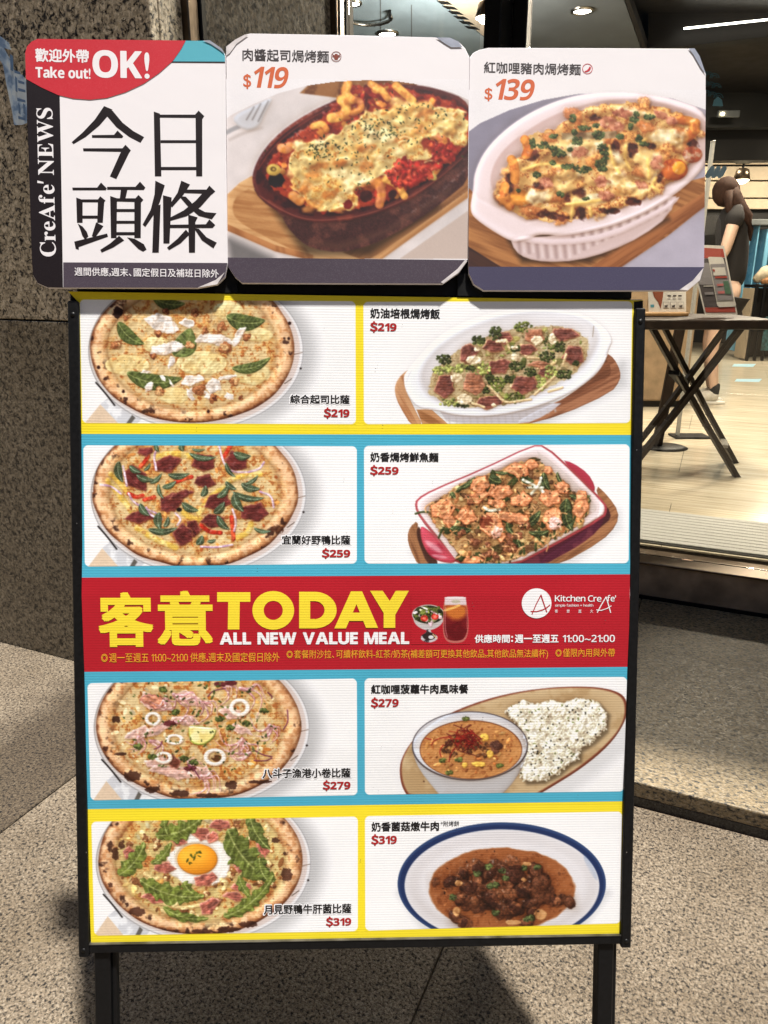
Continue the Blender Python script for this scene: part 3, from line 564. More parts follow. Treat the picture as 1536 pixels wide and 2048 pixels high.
    def shade(s, k=.42, ao=.55, spec=.55, L=(-.35, -.5, .8), grain=.008, q=1.0):
        H = (s.H + boxblur(s.H, 1)) * .5; st = s.step
        gy, gx = np.gradient(H, st); g = np.sqrt(gx * gx + gy * gy); gx = gx / (1 + g * .7); gy = gy / (1 + g * .7)
        L = np.array(L) / np.linalg.norm(L); N = np.sqrt(gx * gx + gy * gy + 1)
        d = (-gx * L[0] - gy * L[1] + L[2]) / N
        sh = 1 + k * (d / L[2] - 1)
        occ = np.clip((boxblur(H, 16 / st) - H) * .022, -.12, .35) + np.clip((boxblur(H, 50 / st) - H) * .014, -.1, .35)
        f = sh * (1 - ao * occ * 1.5) * 1.04
        f = 1 + (f - 1) * np.clip(s.M * 1.3 + .3, 0, 1)
        f = np.clip(f, .15, 1.45)[..., None] ** np.array([.75, 1.0, 1.25])
        C = s.C * f
        hv = L + np.array([0, 0, 1]); hv /= np.linalg.norm(hv)
        nh = np.clip((-gx * hv[0] - gy * hv[1] + hv[2]) / N, 0, 1)
        sp = nh ** 40 * s.G * spec * np.clip(.1 + vnoise(s.X, s.Y, 11, 5), 0, 1)
        C = C + sp[..., None] * (1 - C)
        ge = np.clip(C[..., 1] - np.maximum(C[..., 0], C[..., 2]), 0, 1); C[..., 0] += .75 * ge; C[..., 2] += .1 * ge
        C *= (1 + grain * s.rs.randn(*H.shape))[..., None]
        C = C * (.6 + .4 * np.clip(1 - s.M, 0, 1))[..., None] + np.stack([boxblur(C[..., i], 1) for i in range(3)], -1) * (.4 * np.clip(s.M, 0, 1))[..., None]
        mm = np.clip(s.M, 0, 1)[..., None]; C = np.clip(C, 0, 1); C = C * (1 - mm) + C ** 1.14 * mm
        s.C = C; return s.C
def chaikin(P, n=2, closed=True):
    P = np.array(P, float)
    for _ in range(n):
        if closed:
            Q = np.roll(P, -1, 0); P = np.stack([P * .75 + Q * .25, P * .25 + Q * .75], 1).reshape(-1, 2)
        else:
            a = P[:-1]; b = P[1:]; M = np.stack([a * .75 + b * .25, a * .25 + b * .75], 1).reshape(-1, 2)
            P = np.concatenate([P[:1], M, P[-1:]])
    return P
def in_ell(cx, cy, a, b, ang=0, r0=0):
    an = math.radians(ang); c, n = math.cos(an), math.sin(an)
    def f(rs):
        t = rs.rand() * 6.2832; d = math.sqrt(r0 * r0 + rs.rand() * (1 - r0 * r0)); u = a * d * math.cos(t); v = b * d * math.sin(t)
        return cx + u * c - v * n, cy + u * n + v * c
    return f
def in_poly(P):
    P = np.array(P, float)
    def f(rs):
        while True:
            x = P[:, 0].min() + np.ptp(P[:, 0]) * rs.rand(); y = P[:, 1].min() + np.ptp(P[:, 1]) * rs.rand(); ins = False
            for i in range(len(P)):
                (ax, ay), (bx, by) = P[i - 1], P[i]
                if (ay > y) != (by > y) and x < (bx - ax) * (y - ay) / (by - ay) + ax: ins = not ins
            if ins: return x, y
    return f
def wood(p, P, col, dark, ang, smooth=0, h=4, vs=14):
    r = p.poly(P, col, h=h, edge=6, smooth=smooth)
    if r is None: return
    w, sd = r; an = math.radians(ang); c, n = math.cos(an), math.sin(an)
    u = p.X[w] * c + p.Y[w] * n; v = -p.X[w] * n + p.Y[w] * c
    f = fbm(u * .08, v, vs, 4, p.rs.randint(80)); t = sstep(-.5, .8, f)[..., None]
    p.lay(w, sd, rgb(col) * (1 - t) + rgb(dark) * t, 0)
def cheese_field(p, w, sd, seed, pale=(238, 214, 165), gold=(222, 170, 100), brown=(170, 98, 50), amt=.0, hs=10):
    X = p.X[w]; Y = p.Y[w]
    a = fbm(X, Y, 70, 4, seed); b = fbm(X, Y, 22, 4, seed + 5); c = fbm(X, Y, 9, 3, seed + 9)
    t = sstep(-.1 - amt, .7 - amt, a * .6 + b * .5)[..., None]; q = sstep(.25 - amt, .75 - amt, b * .7 + c * .5 + a * .2)[..., None]
    cc = rgb(pale) * (1 - t) + rgb(gold) * t; cc = cc * (1 - q * .8) + rgb(brown) * q * .8
    p.lay(w, sd, cc, 0, gloss=.25); p.H[w] += (hs * .55 * b + hs * .7 * a + hs * .1 * c) * np.clip(-sd / 10, 0, 1)
def pizza(p, dx, dy, seed, char=.5, centre=(238, 214, 165)):
    # dish, shadow and peel handle
    cx, cy = 655 + dx, 300 + dy
    w = (slice(None), slice(None)); X, Y = p.X, p.Y
    r = np.hypot((X - cx - 30) / 600, (Y - cy - 25) / 430)
    p.C *= (1 - .22 * sstep(1.1, .9, r) * sstep(cx - 100, cx + 500, X))[..., None]
    p.poly([(96 + dx, 690), (182 + dx, 585 + dy), (290 + dx, 690)], (228, 205, 180), var=.03)
    p.poly([(182 + dx, 585 + dy), (230 + dx, 545 + dy), (400 + dx, 660 + dy), (350 + dx, 700), (290 + dx, 700)], (214, 214, 218), col2=(240, 240, 242), vs=40)
    p.poly([(310 + dx, 690), (345 + dx, 640 + dy), (362 + dx, 655 + dy), (335 + dx, 690)], (110, 105, 100))
    p.ell(cx + 16, cy + 12, 551, 404, (176, 174, 176)); p.ell(cx + 16, cy + 12, 546, 399, (236, 234, 236)); p.ell(cx + 16, cy + 10, 532, 388, (222, 208, 204), shaded=0)
    p.line([(cx + 480, cy + 40), (cx + 560, cy + 20)], 3, (120, 95, 80), smooth=0); p.ell(cx + 552, cy + 102, 6, 5, (40, 30, 30)); p.ell(cx + 345 + 40, cy - 230, 6, 5, (40, 30, 30))
    p.line([(cx + 505, cy + 155), (cx + 470, cy + 180)], 4, (90, 75, 65), smooth=0)
    p.line([(cx - 495, cy + 175), (cx - 450, cy + 225), (cx - 400, cy + 290)], 9, (60, 55, 55), taper=False)
    # crust
    r = np.hypot((X - cx) / 522, (Y - cy) / 382) ; th = np.arctan2((Y - cy) / 382, (X - cx) / 522)
    rr = r + .012 * vnoise(th * 40, r * 0, 9, seed)
    sd = (rr - 1) * 440
    n1 = fbm(X, Y, 60, 4, seed + 2); n2 = fbm(X, Y, 22, 4, seed + 3)
    low = sstep(.2, .9, np.sin(th)) ; lft = sstep(.3, 1, -np.cos(th))
    crust = rgb(234, 192, 150) * (1 + .08 * n1)[..., None]
    t = sstep(-.1, .8, n2 + .8 * low * sstep(.9, 1.0, rr) + .15)[..., None]; crust = crust * (1 - .6 * t) + rgb(176, 110, 62) * .6 * t
    edge = sstep(.955, 1.0, rr + .015 * n2)[..., None] * (.45 + .45 * np.maximum(low, lft * .8))[..., None]
    crust = crust * (1 - edge) + rgb(120, 68, 42) * edge
    ch = sstep(.68 - char * .2, 1.0, fbm(X, Y, 34, 3, seed + 4) + .25 * np.maximum(low, lft))[..., None] * sstep(.8, .9, rr)[..., None]
    crust = crust * (1 - ch * .85) + rgb(62, 34, 26) * ch * .85
    p.lay(w, sd, crust, 0)
    ring = np.clip(1 - np.abs((rr - .915) / .085), 0, 1)
    p.H += 26 * ring * (2 - ring) * (rr < 1) + 2 * n2 * (rr < 1)
    sd2 = (rr - .855 - .05 * n1) * 400
    cheese_field(p, w, np.where(sd2 < 0, sd2 / 12, sd2 / 12 + 0), seed + 20, pale=centre, gold=(226, 176, 106), brown=(176, 100, 50), amt=.16, hs=8)
    return cx, cy
def pic1(p):
    cx, cy = pizza(p, 0, 0, 11, .3)
    for a in [(990, 230, 75, 38), (700, 375, 130, 62), (320, 385, 115, 52), (960, 430, 90, 55), (835, 105, 75, 50), (560, 540, 80, 45), (470, 280, 70, 45)]:
        p.ell(*a, (240, 222, 168), h=5, edge=18, rough=5, gloss=.3, var=.05, col2=(228, 200, 140), vs=60)
    p.bits(170, in_ell(cx, cy, 420, 290), 2, 7, [(196, 130, 70), (222, 170, 104), (180, 110, 60)], h=1, alpha=.7)
    for q in [(530, 62, 170, 60, 12), (925, 158, 200, 85, 6), (332, 230, 175, 70, 40), (458, 456, 285, 84, 5), (958, 386, 205, 54, -16)]: p.leaf(*q, col=(62, 100, 50))
    p.leaf(612, 272, 165, 115, -60, col=(78, 118, 62))
    for x, y, a, b, g in [(490, 172, 85, 48, 20), (540, 195, 45, 35, 0), (630, 172, 38, 24, 10), (885, 240, 60, 22, -60), (745, 250, 90, 25, -5), (800, 262, 60, 28, 10), (545, 372, 14, 38, 20), (650, 462, 62, 26, -8), (762, 492, 38, 40, 20), (432, 498, 18, 34, 30), (842, 548, 28, 16, 20), (840, 446, 50, 12, -8), (640, 535, 40, 14, 60), (520, 300, 90, 30, -10), (680, 520, 50, 18, 5), (505, 455, 28, 9, 50), (545, 478, 22, 8, 60), (592, 290, 12, 16, 0), (740, 545, 30, 20, 0), (420, 420, 26, 8, 0)]:
        p.meat(x, y, a, b, g, col=(240, 226, 214), rim=(246, 234, 222), h=6, fib=.04)
    for x, y, r in [(315, 135, 30), (665, 116, 26), (800, 192, 36), (475, 222, 24), (715, 208, 22), (928, 240, 26), (262, 280, 32), (818, 296, 42), (866, 468, 28), (485, 522, 32), (685, 505, 38), (755, 556, 26), (638, 285, 28), (455, 342, 22), (515, 115, 24), (900, 555, 16)]:
        p.lump(x, y, r, (172, 112, 72), (205, 160, 112) if r > 26 else (120, 66, 44), h=14, n=9)
    p.ell(270, 115, 26, 30, (60, 35, 28), rough=6, rs=12)
    for x, y in [(173, 397), (1146, 250), (1150, 170), (735, 622), (300, 520)]: p.ell(x, y, 8, 9, (62, 34, 28), rough=2)
def strip(p, x, y, L, W, a, c=(58, 88, 60)):
    p.leaf(x, y, L, W, a, col=c, vein=(150, 180, 150), h=6)
def pic3(p):
    cx, cy = pizza(p, 15, -8, 31, .4)
    Y_ = (224, 186, 84)
    for q in [[(225, 235), (285, 310), (350, 395)], [(690, 400), (740, 320), (815, 270)], [(840, 235), (920, 205), (1000, 200)], [(375, 475), (460, 530), (570, 575)], [(610, 395), (640, 420), (690, 430)], [(880, 525), (940, 500), (955, 455)], [(480, 110), (560, 90), (650, 110)], [(240, 200), (300, 260), (330, 300)]]:
        p.line(q, 30, Y_, h=5, gloss=.3, var=.1, col2=(236, 214, 140), vs=30, soft=10, alpha=.85)
    p.bits(150, in_ell(cx, cy, 430, 300), 3, 10, [(214, 150, 85), (226, 170, 100), (190, 110, 60)], h=2)
    for q in [[(390, 160), (425, 120), (430, 80)], [(810, 120), (835, 80), (850, 50)], [(855, 420), (862, 480), (865, 530)], [(700, 460), (740, 495), (800, 500)], [(570, 240), (610, 225), (650, 215)], [(410, 330), (440, 325), (460, 318)], [(330, 300), (370, 320), (400, 310)]]:
        p.line(q, 22, (186, 56, 38), h=7, gloss=.6, var=.2, col2=(214, 96, 60), vs=24)
    for q in [(530, 148, 68, 42, -20), (710, 140, 62, 50, 10), (880, 135, 55, 55, 30), (372, 225, 82, 55, 32), (720, 240, 52, 38, 0), (790, 340, 72, 48, -10), (545, 345, 60, 50, -30), (602, 305, 62, 22, -18), (395, 420, 78, 30, -5), (970, 395, 76, 45, -5), (655, 478, 44, 42, 60), (606, 515, 55, 58, 20), (768, 440, 65, 36, 5), (410, 85, 40, 30, 0)]:
        p.meat(*q, col=(114, 54, 50), rim=(164, 100, 78))
    for q in [[(480, 55), (455, 110), (470, 180)], [(790, 50), (810, 140), (850, 190), (930, 190)], [(940, 190), (1000, 175), (1020, 140)], [(330, 300), (350, 340), (400, 370), (470, 400)], [(1000, 290), (1060, 310), (1070, 370)], [(700, 570), (780, 575), (860, 560)], [(185, 255), (240, 260), (290, 300)], [(420, 370), (440, 410), (500, 430)], [(860, 380), (880, 440), (870, 490)], [(570, 400), (600, 430), (580, 460)], [(300, 160), (310, 210), (320, 260)]]:
        p.line(q, 11, (228, 205, 210), h=5, col2=(190, 150, 175), vs=20, gloss=.5)
    for q in [(282, 190, 110, 42, 78), (360, 178, 70, 30, 30), (412, 222, 90, 34, 15), (585, 206, 110, 34, -3), (538, 256, 80, 30, -25), (470, 225, 80, 26, -40), (705, 112, 140, 30, 8), (845, 182, 90, 24, 55), (908, 106, 90, 42, 10), (950, 268, 100, 40, 15), (940, 316, 165, 34, 10), (886, 348, 105, 48, 62), (795, 374, 80, 40, -48), (716, 288, 60, 34, -70), (815, 290, 90, 34, -50), (850, 262, 70, 30, 35), (408, 385, 80, 36, 50), (484, 440, 90, 44, 85), (505, 486, 150, 36, -3), (642, 372, 95, 38, 25), (810, 452, 95, 36, 48), (696, 538, 55, 38, -60), (755, 541, 45, 20, -12), (1012, 488, 90, 22, 10), (600, 66, 40, 32, 80), (472, 66, 50, 24, 70), (686, 76, 70, 16, 0), (525, 445, 60, 26, -70), (425, 165, 50, 18, -50), (960, 232, 80, 22, -35), (490, 290, 80, 22, 70)]:
        strip(p, *q)
    p.ell(588, 382, 14, 11, (35, 28, 28)); p.ell(1090, 480, 34, 20, (92, 52, 34), rough=8, rs=12, alpha=.7)
def tent(p, x, y, n, L, a0, spread, wd=15, col=(206, 150, 148)):
    for i in range(n):
        a = math.radians(a0 + spread * (i / (n - 1) - .5)); b = a + (p.rs.rand() - .5) * 1.4; l = L * (.7 + .5 * p.rs.rand())
        q = [(x, y), (x + .35 * l * math.cos(a), y + .35 * l * math.sin(a)), (x + .7 * l * math.cos(b), y + .7 * l * math.sin(b)), (x + l * math.cos(b + .8), y + l * math.sin(b + .8))]
        p.line(q, wd * (.8 + .4 * p.rs.rand()), np.array(col) * (.85 + .25 * p.rs.rand()), h=8, taper=True, gloss=.5, var=.15, col2=(236, 200, 188), vs=14)
def pic5(p):
    cx, cy = pizza(p, 32, -20, 51, .9)
    p.bits(190, in_ell(cx, cy, 430, 300), 3, 12, [(214, 160, 85), (226, 180, 110), (190, 120, 60), (240, 220, 180)], h=2)
    for q in [(470, 165, 90, 40, 20), (640, 145, 75, 36, 30), (850, 215, 60, 32, 20), (620, 255, 75, 24, 4), (480, 300, 80, 26, -20), (550, 520, 110, 36, 8), (380, 320, 70, 30, -20), (900, 300, 60, 22, 20), (480, 470, 70, 28, -10), (690, 520, 60, 36, 0)]:
        p.meat(*q, col=(222, 180, 165), rim=(238, 208, 190), h=9, fib=.12)
    p.meat(455, 155, 60, 40, 10, col=(206, 140, 110), rim=(180, 110, 100)); p.meat(560, 470, 32, 40, -30, col=(120, 66, 50), rim=(190, 130, 110))
    for a in [(560, 120, 5, 150, 40, 60), (700, 160, 5, 120, 30, 70), (545, 265, 4, 130, 0, 20), (380, 340, 6, 100, 70, 120), (440, 360, 4, 110, 20, 50), (1050, 280, 7, 100, 70, 130), (910, 350, 7, 130, 90, 100), (950, 420, 4, 120, 150, 40), (700, 540, 7, 130, 25, 70), (800, 70, 5, 110, 10, 60), (900, 90, 4, 160, 12, 20), (640, 500, 5, 70, -60, 90), (520, 130, 4, 90, 90, 60)]:
        tent(p, *a)
    for x, y in [(800, 68), (540, 268), (640, 500), (850, 62)]: p.ell(x, y, 34, 14, (110, 50, 52), rough=6, rs=12, h=4, gloss=.5)
    for (x, y, a, b) in [(455, 246, 42, 36), (897, 188, 53, 47), (565, 352, 47, 28), (770, 443, 59, 46), (508, 446, 44, 32)]:
        R = max(a, b) + 20; w = p.win(x - R, y - R, x + R, y + R); u = np.hypot((p.X[w] - x) / a, (p.Y[w] - y) / b)
        k = 9 if a < 50 else 11; sd = np.abs(u - .78) * (a + b) / 2 - k
        p.lay(w, sd, rgb(240, 222, 204) * (1 + .05 * fbm(p.X[w], p.Y[w], 12, 2, 3))[..., None], 15, 11, gloss=.5)
    w = p.win(700, 400, 840, 490); p.ell(775, 447, 26, 18, (110, 70, 42), rough=4); p.ell(760, 440, 8, 6, (225, 190, 140))
    p.H *= 1 - .8 * sstep(1.1, .8, np.hypot((p.X - 708) / 72, (p.Y - 328) / 50)); p.poly([(636, 284), (660, 278), (780, 294), (770, 335), (742, 365), (700, 384), (650, 372), (636, 330)], (160, 172, 80), h=12, edge=8, smooth=1)
    p.poly([(640, 286), (660, 282), (776, 296), (764, 332), (736, 358), (700, 374), (654, 364), (642, 330)], (236, 216, 140), col2=(244, 232, 176), vs=40, smooth=1)
    p.line([(642, 286), (776, 297)], 6, (246, 238, 205), smooth=0)
    for q in [[(735, 130), (760, 100), (820, 90)], [(1040, 110), (1062, 130), (1060, 140)], [(960, 400), (1010, 430), (1060, 440)], [(970, 460), (1030, 462), (1060, 448)], [(630, 480), (660, 500), (690, 550)], [(460, 400), (490, 390), (500, 360)], [(1140, 200), (1145, 260), (1120, 300)]]:
        p.line(q, 6, (120, 55, 80), h=3)
    p.bits(150, in_ell(cx, cy - 10, 400, 270), 3, 6, [(70, 98, 48), (90, 110, 60), (60, 80, 40)], h=2)
    for x, y in [(508, 94), (570, 212), (795, 245), (612, 450), (660, 470), (378, 388), (1020, 205), (450, 440), (850, 290), (930, 270)]: p.broc(x, y, 20, 12, (60, 92, 45))
    for x, y, a, b in [(348, 540, 42, 28), (212, 398, 14, 14), (855, 586, 30, 22), (285, 425, 30, 8), (590, 632, 50, 18), (265, 250, 22, 16), (1000, 570, 60, 10), (730, 640, 60, 12), (450, 610, 40, 16)]: p.ell(x, y, a, b, (70, 38, 28), rough=8, rs=14, alpha=.85)
def aru(p, x, y, L, W, a, n=3, c=(84, 122, 52)):
    p.leaf(x, y, L, W, a, col=c, lobes=n, h=8, curl=.1, vein=(170, 190, 120))
def pic7(p):
    cx, cy = pizza(p, 38, -18, 71, .8, centre=(232, 212, 150))
    p.bits(220, in_ell(cx, cy, 430, 300), 4, 14, [(226, 196, 130), (206, 160, 90), (150, 100, 60), (238, 220, 170)], h=4)
    p.H *= 1 - .8 * sstep(1.08, .8, np.hypot((p.X - 690) / 168, (p.Y - 285) / 126)); p.ell(690, 285, 168, 126, (246, 242, 236), h=6, edge=40, rough=22, rs=90, gloss=.5, soft=14); p.ell(640, 190, 50, 40, (242, 238, 230), h=5, edge=20, rough=6)
    p.H *= 1 - .7 * sstep(1.2, 1, np.hypot((p.X - 678) / 103, (p.Y - 277) / 79)); p.ell(678, 277, 103, 79, (236, 158, 44), h=22, edge=90, gloss=.3); p.ell(655, 262, 70, 46, (248, 190, 70), soft=60, alpha=.7)
    p.bits(16, in_ell(680, 275, 60, 36), 3, 5, [(80, 90, 30)], asp=3, h=1)
    for x, y in [(415, 165), (470, 180), (870, 150), (880, 95), (945, 175), (385, 395), (355, 390), (815, 395), (850, 355), (1000, 405), (470, 215), (610, 540), (650, 555), (520, 375), (560, 455), (790, 495), (1040, 300), (1060, 410), (330, 205), (460, 470), (725, 460)]:
        p.lump(x, y, 26, (140, 92, 58), (222, 190, 140), h=12, n=7)
    for q in [[(470, 500), (540, 512), (600, 500)], [(560, 520), (620, 525), (700, 510)], [(410, 350), (450, 380), (480, 370)], [(990, 230), (1020, 260), (1050, 300)], [(860, 120), (880, 150), (870, 180)], [(500, 540), (580, 570), (650, 560)], [(810, 430), (830, 400), (800, 380)]]:
        p.line(q, 20, (232, 208, 150), h=7, var=.1)
    for q in [(702, 150, 52, 38, 10), (755, 165, 36, 26, -40), (800, 100, 55, 30, 0), (585, 180, 44, 28, 10), (508, 320, 52, 32, 0), (718, 380, 60, 38, -20), (890, 310, 28, 36, 10), (880, 420, 30, 24, 0), (460, 475, 60, 30, 8), (740, 515, 60, 36, -30), (870, 468, 58, 22, 5), (330, 245, 34, 38, -30), (1010, 228, 42, 34, 60), (560, 155, 24, 18, 0), (940, 415, 20, 16, 0)]:
        p.meat(*q, col=(178, 106, 90), rim=(222, 162, 138), fib=.3)
    aru(p, 350, 280, 215, 100, -52); aru(p, 590, 120, 260, 110, -22, 4); aru(p, 500, 250, 150, 50, -48, 3); aru(p, 515, 105, 100, 40, 80, 2); aru(p, 940, 270, 360, 165, 48, 3, (74, 112, 50)); aru(p, 988, 140, 210, 80, 60, 2, (72, 108, 50))
    aru(p, 545, 440, 340, 110, 14, 4); aru(p, 615, 562, 240, 50, 14, 3); aru(p, 950, 478, 330, 80, -40, 5); aru(p, 915, 415, 120, 50, 62, 2); aru(p, 630, 425, 80, 60, 50, 2); aru(p, 1010, 330, 120, 90, 70, 2, (70, 108, 48))
    for x, y, a, b in [(372, 545, 40, 22), (232, 405, 14, 14), (1135, 355, 30, 34), (260, 250, 20, 30), (290, 200, 16, 24), (1130, 250, 14, 10), (840, 635, 60, 14), (940, 610, 50, 14), (700, 645, 60, 10), (1080, 180, 20, 14)]: p.ell(x, y, a, b, (74, 40, 30), rough=8, rs=12, alpha=.8)
def shadow_under(p, P, k=.3, soft=40):
    P = np.array(P, float); w = (slice(None), slice(None)); sd = p.psd(w, P); p.C *= (1 - k * sstep(soft, -soft * .3, sd))[..., None]
def pic2(p):
    shadow_under(p, [(260, 560), (600, 690), (900, 700), (1370, 480), (1370, 380), (1200, 560)], .16, 60)
    wood(p, [(298, 395), (240, 430), (206, 480), (204, 530), (225, 590), (292, 700), (350, 700), (300, 600), (262, 520), (262, 460)], (206, 160, 120), (176, 122, 84), 60, 1)
    wood(p, [(1285, 322), (1325, 350), (1358, 415), (1355, 465), (1310, 525), (1060, 640), (830, 700), (840, 660), (1150, 520), (1260, 400)], (176, 124, 92), (140, 92, 66), -25, 1)
    wood(p, [(1270, 350), (1300, 370), (1315, 430), (1270, 470), (1040, 590), (900, 650), (1100, 540), (1230, 430)], (150, 98, 70), (116, 74, 52), -25, 1, h=0)
    wood(p, [(315, 612), (390, 612), (490, 700), (350, 700)], (196, 146, 104), (160, 110, 70), 30)
    # dish
    O = [(247, 450), (262, 420), (320, 350), (420, 240), (560, 160), (760, 102), (940, 92), (1100, 108), (1200, 135), (1290, 200), (1322, 260), (1300, 300), (1280, 370), (1220, 450), (1090, 540), (900, 610), (700, 650), (520, 645), (410, 615), (320, 606), (262, 530)]
    p.poly([(420, 600), (480, 690), (860, 690), (980, 640), (1080, 560), (700, 640)], (206, 200, 204), smooth=1)
    for i in range(16):
        x = 480 + i * 36; p.line([(x, 652 - max(0, i - 7) * 6), (x + 5, 684 - max(0, i - 8) * 9)], 9, (196, 188, 188), smooth=0, soft=9, alpha=.7)
    p.poly(O, (240, 240, 246), smooth=2, h=10, edge=20)
    p.ell(788, 352, 470, 218, (214, 208, 208), ang=-16, soft=30)
    p.ell(800, 330, 440, 185, (232, 228, 230), ang=-16, soft=50)
    fx, fy, fa, fb, fg = 788, 392, 425, 178, -16
    an = math.radians(fg); w = (slice(None), slice(None)); x = p.X - fx; y = p.Y - fy; u = x * math.cos(an) + y * math.sin(an); v = -x * math.sin(an) + y * math.cos(an)
    r = np.hypot(u / fa, v / fb); sd = (r - 1) * 250 + 10 * fbm(p.X, p.Y, 30, 3, 5)
    cheese_field(p, w, sd, 40, pale=(214, 196, 158), gold=(192, 166, 120), brown=(140, 104, 70), amt=-.05, hs=9)
    p.bits(160, in_ell(fx, fy, fa * .93, fb * .92, fg), 5, 16, [(206, 186, 140), (226, 208, 170), (170, 160, 100), (150, 130, 90), (120, 130, 70)], h=6, gloss=.3)
    for q in [(460, 488, 52, 66, 5), (612, 484, 60, 60, 0), (690, 574, 64, 36, 0), (866, 486, 66, 50, 10), (735, 392, 64, 42, -15), (580, 322, 52, 46, -20), (712, 286, 60, 34, 5), (886, 306, 46, 34, 0), (925, 238, 50, 42, 0), (1070, 226, 72, 36, 5), (1118, 332, 58, 52, 10), (768, 246, 44, 30, 0), (975, 420, 34, 30, 0), (945, 380, 60, 22, 0)]:
        c = (166, 112, 84) if q[0] in (612, 925, 945) else (128, 76, 64)
        p.meat(*q, col=c, rim=(196, 140, 110), h=13)
    for x, y, a, b, l in [(718, 220, 30, 36, 0), (862, 190, 46, 26, 1), (630, 258, 34, 24, 0), (455, 355, 42, 26, 0), (435, 412, 36, 22, 2), (540, 402, 44, 22, 2), (470, 400, 28, 18, 2), (830, 390, 40, 26, 0), (730, 484, 46, 38, 1), (810, 552, 54, 28, 1), (500, 575, 72, 20, 2), (1070, 432, 38, 26, 0), (985, 342, 42, 26, 0), (1000, 268, 30, 36, 1), (895, 422, 34, 20, 0), (690, 450, 20, 30, 0), (790, 456, 34, 20, 0), (1048, 290, 26, 28, 0), (640, 400, 50, 34, 2), (1000, 420, 30, 34, 2), (955, 480, 24, 34, 2), (550, 590, 30, 14, 0), (670, 515, 16, 16, 0), (820, 300, 26, 16, 0), (590, 400, 22, 12, 0), (1130, 375, 14, 10, 0)]:
        p.broc(x, y, a, b, [(50, 70, 36), (84, 104, 50), (138, 150, 86)][l])
    for q in [[(680, 490), (720, 530), (770, 580), (830, 570), (900, 560)], [(920, 535), (970, 490), (1020, 445)], [(725, 265), (770, 255)], [(775, 260), (790, 300)], [(870, 340), (940, 350)], [(1065, 380), (1080, 330)], [(600, 580), (660, 600)], [(990, 520), (1060, 500)]]:
        p.line(q, 13, (222, 194, 150), h=7, gloss=.3)
    for x, y, a, b in [(818, 295, 18, 12), (625, 305, 16, 10), (750, 262, 20, 8), (930, 260, 30, 26), (610, 360, 40, 24), (520, 450, 30, 24), (1010, 250, 20, 28), (710, 590, 16, 8), (820, 345, 26, 18), (560, 560, 40, 26)]:
        p.ell(x, y, a, b, (232, 214, 180), h=5, rough=5, rs=12, gloss=.4)
    p.line([(1222, 186), (1216, 240)], 3, (150, 130, 110), smooth=0)
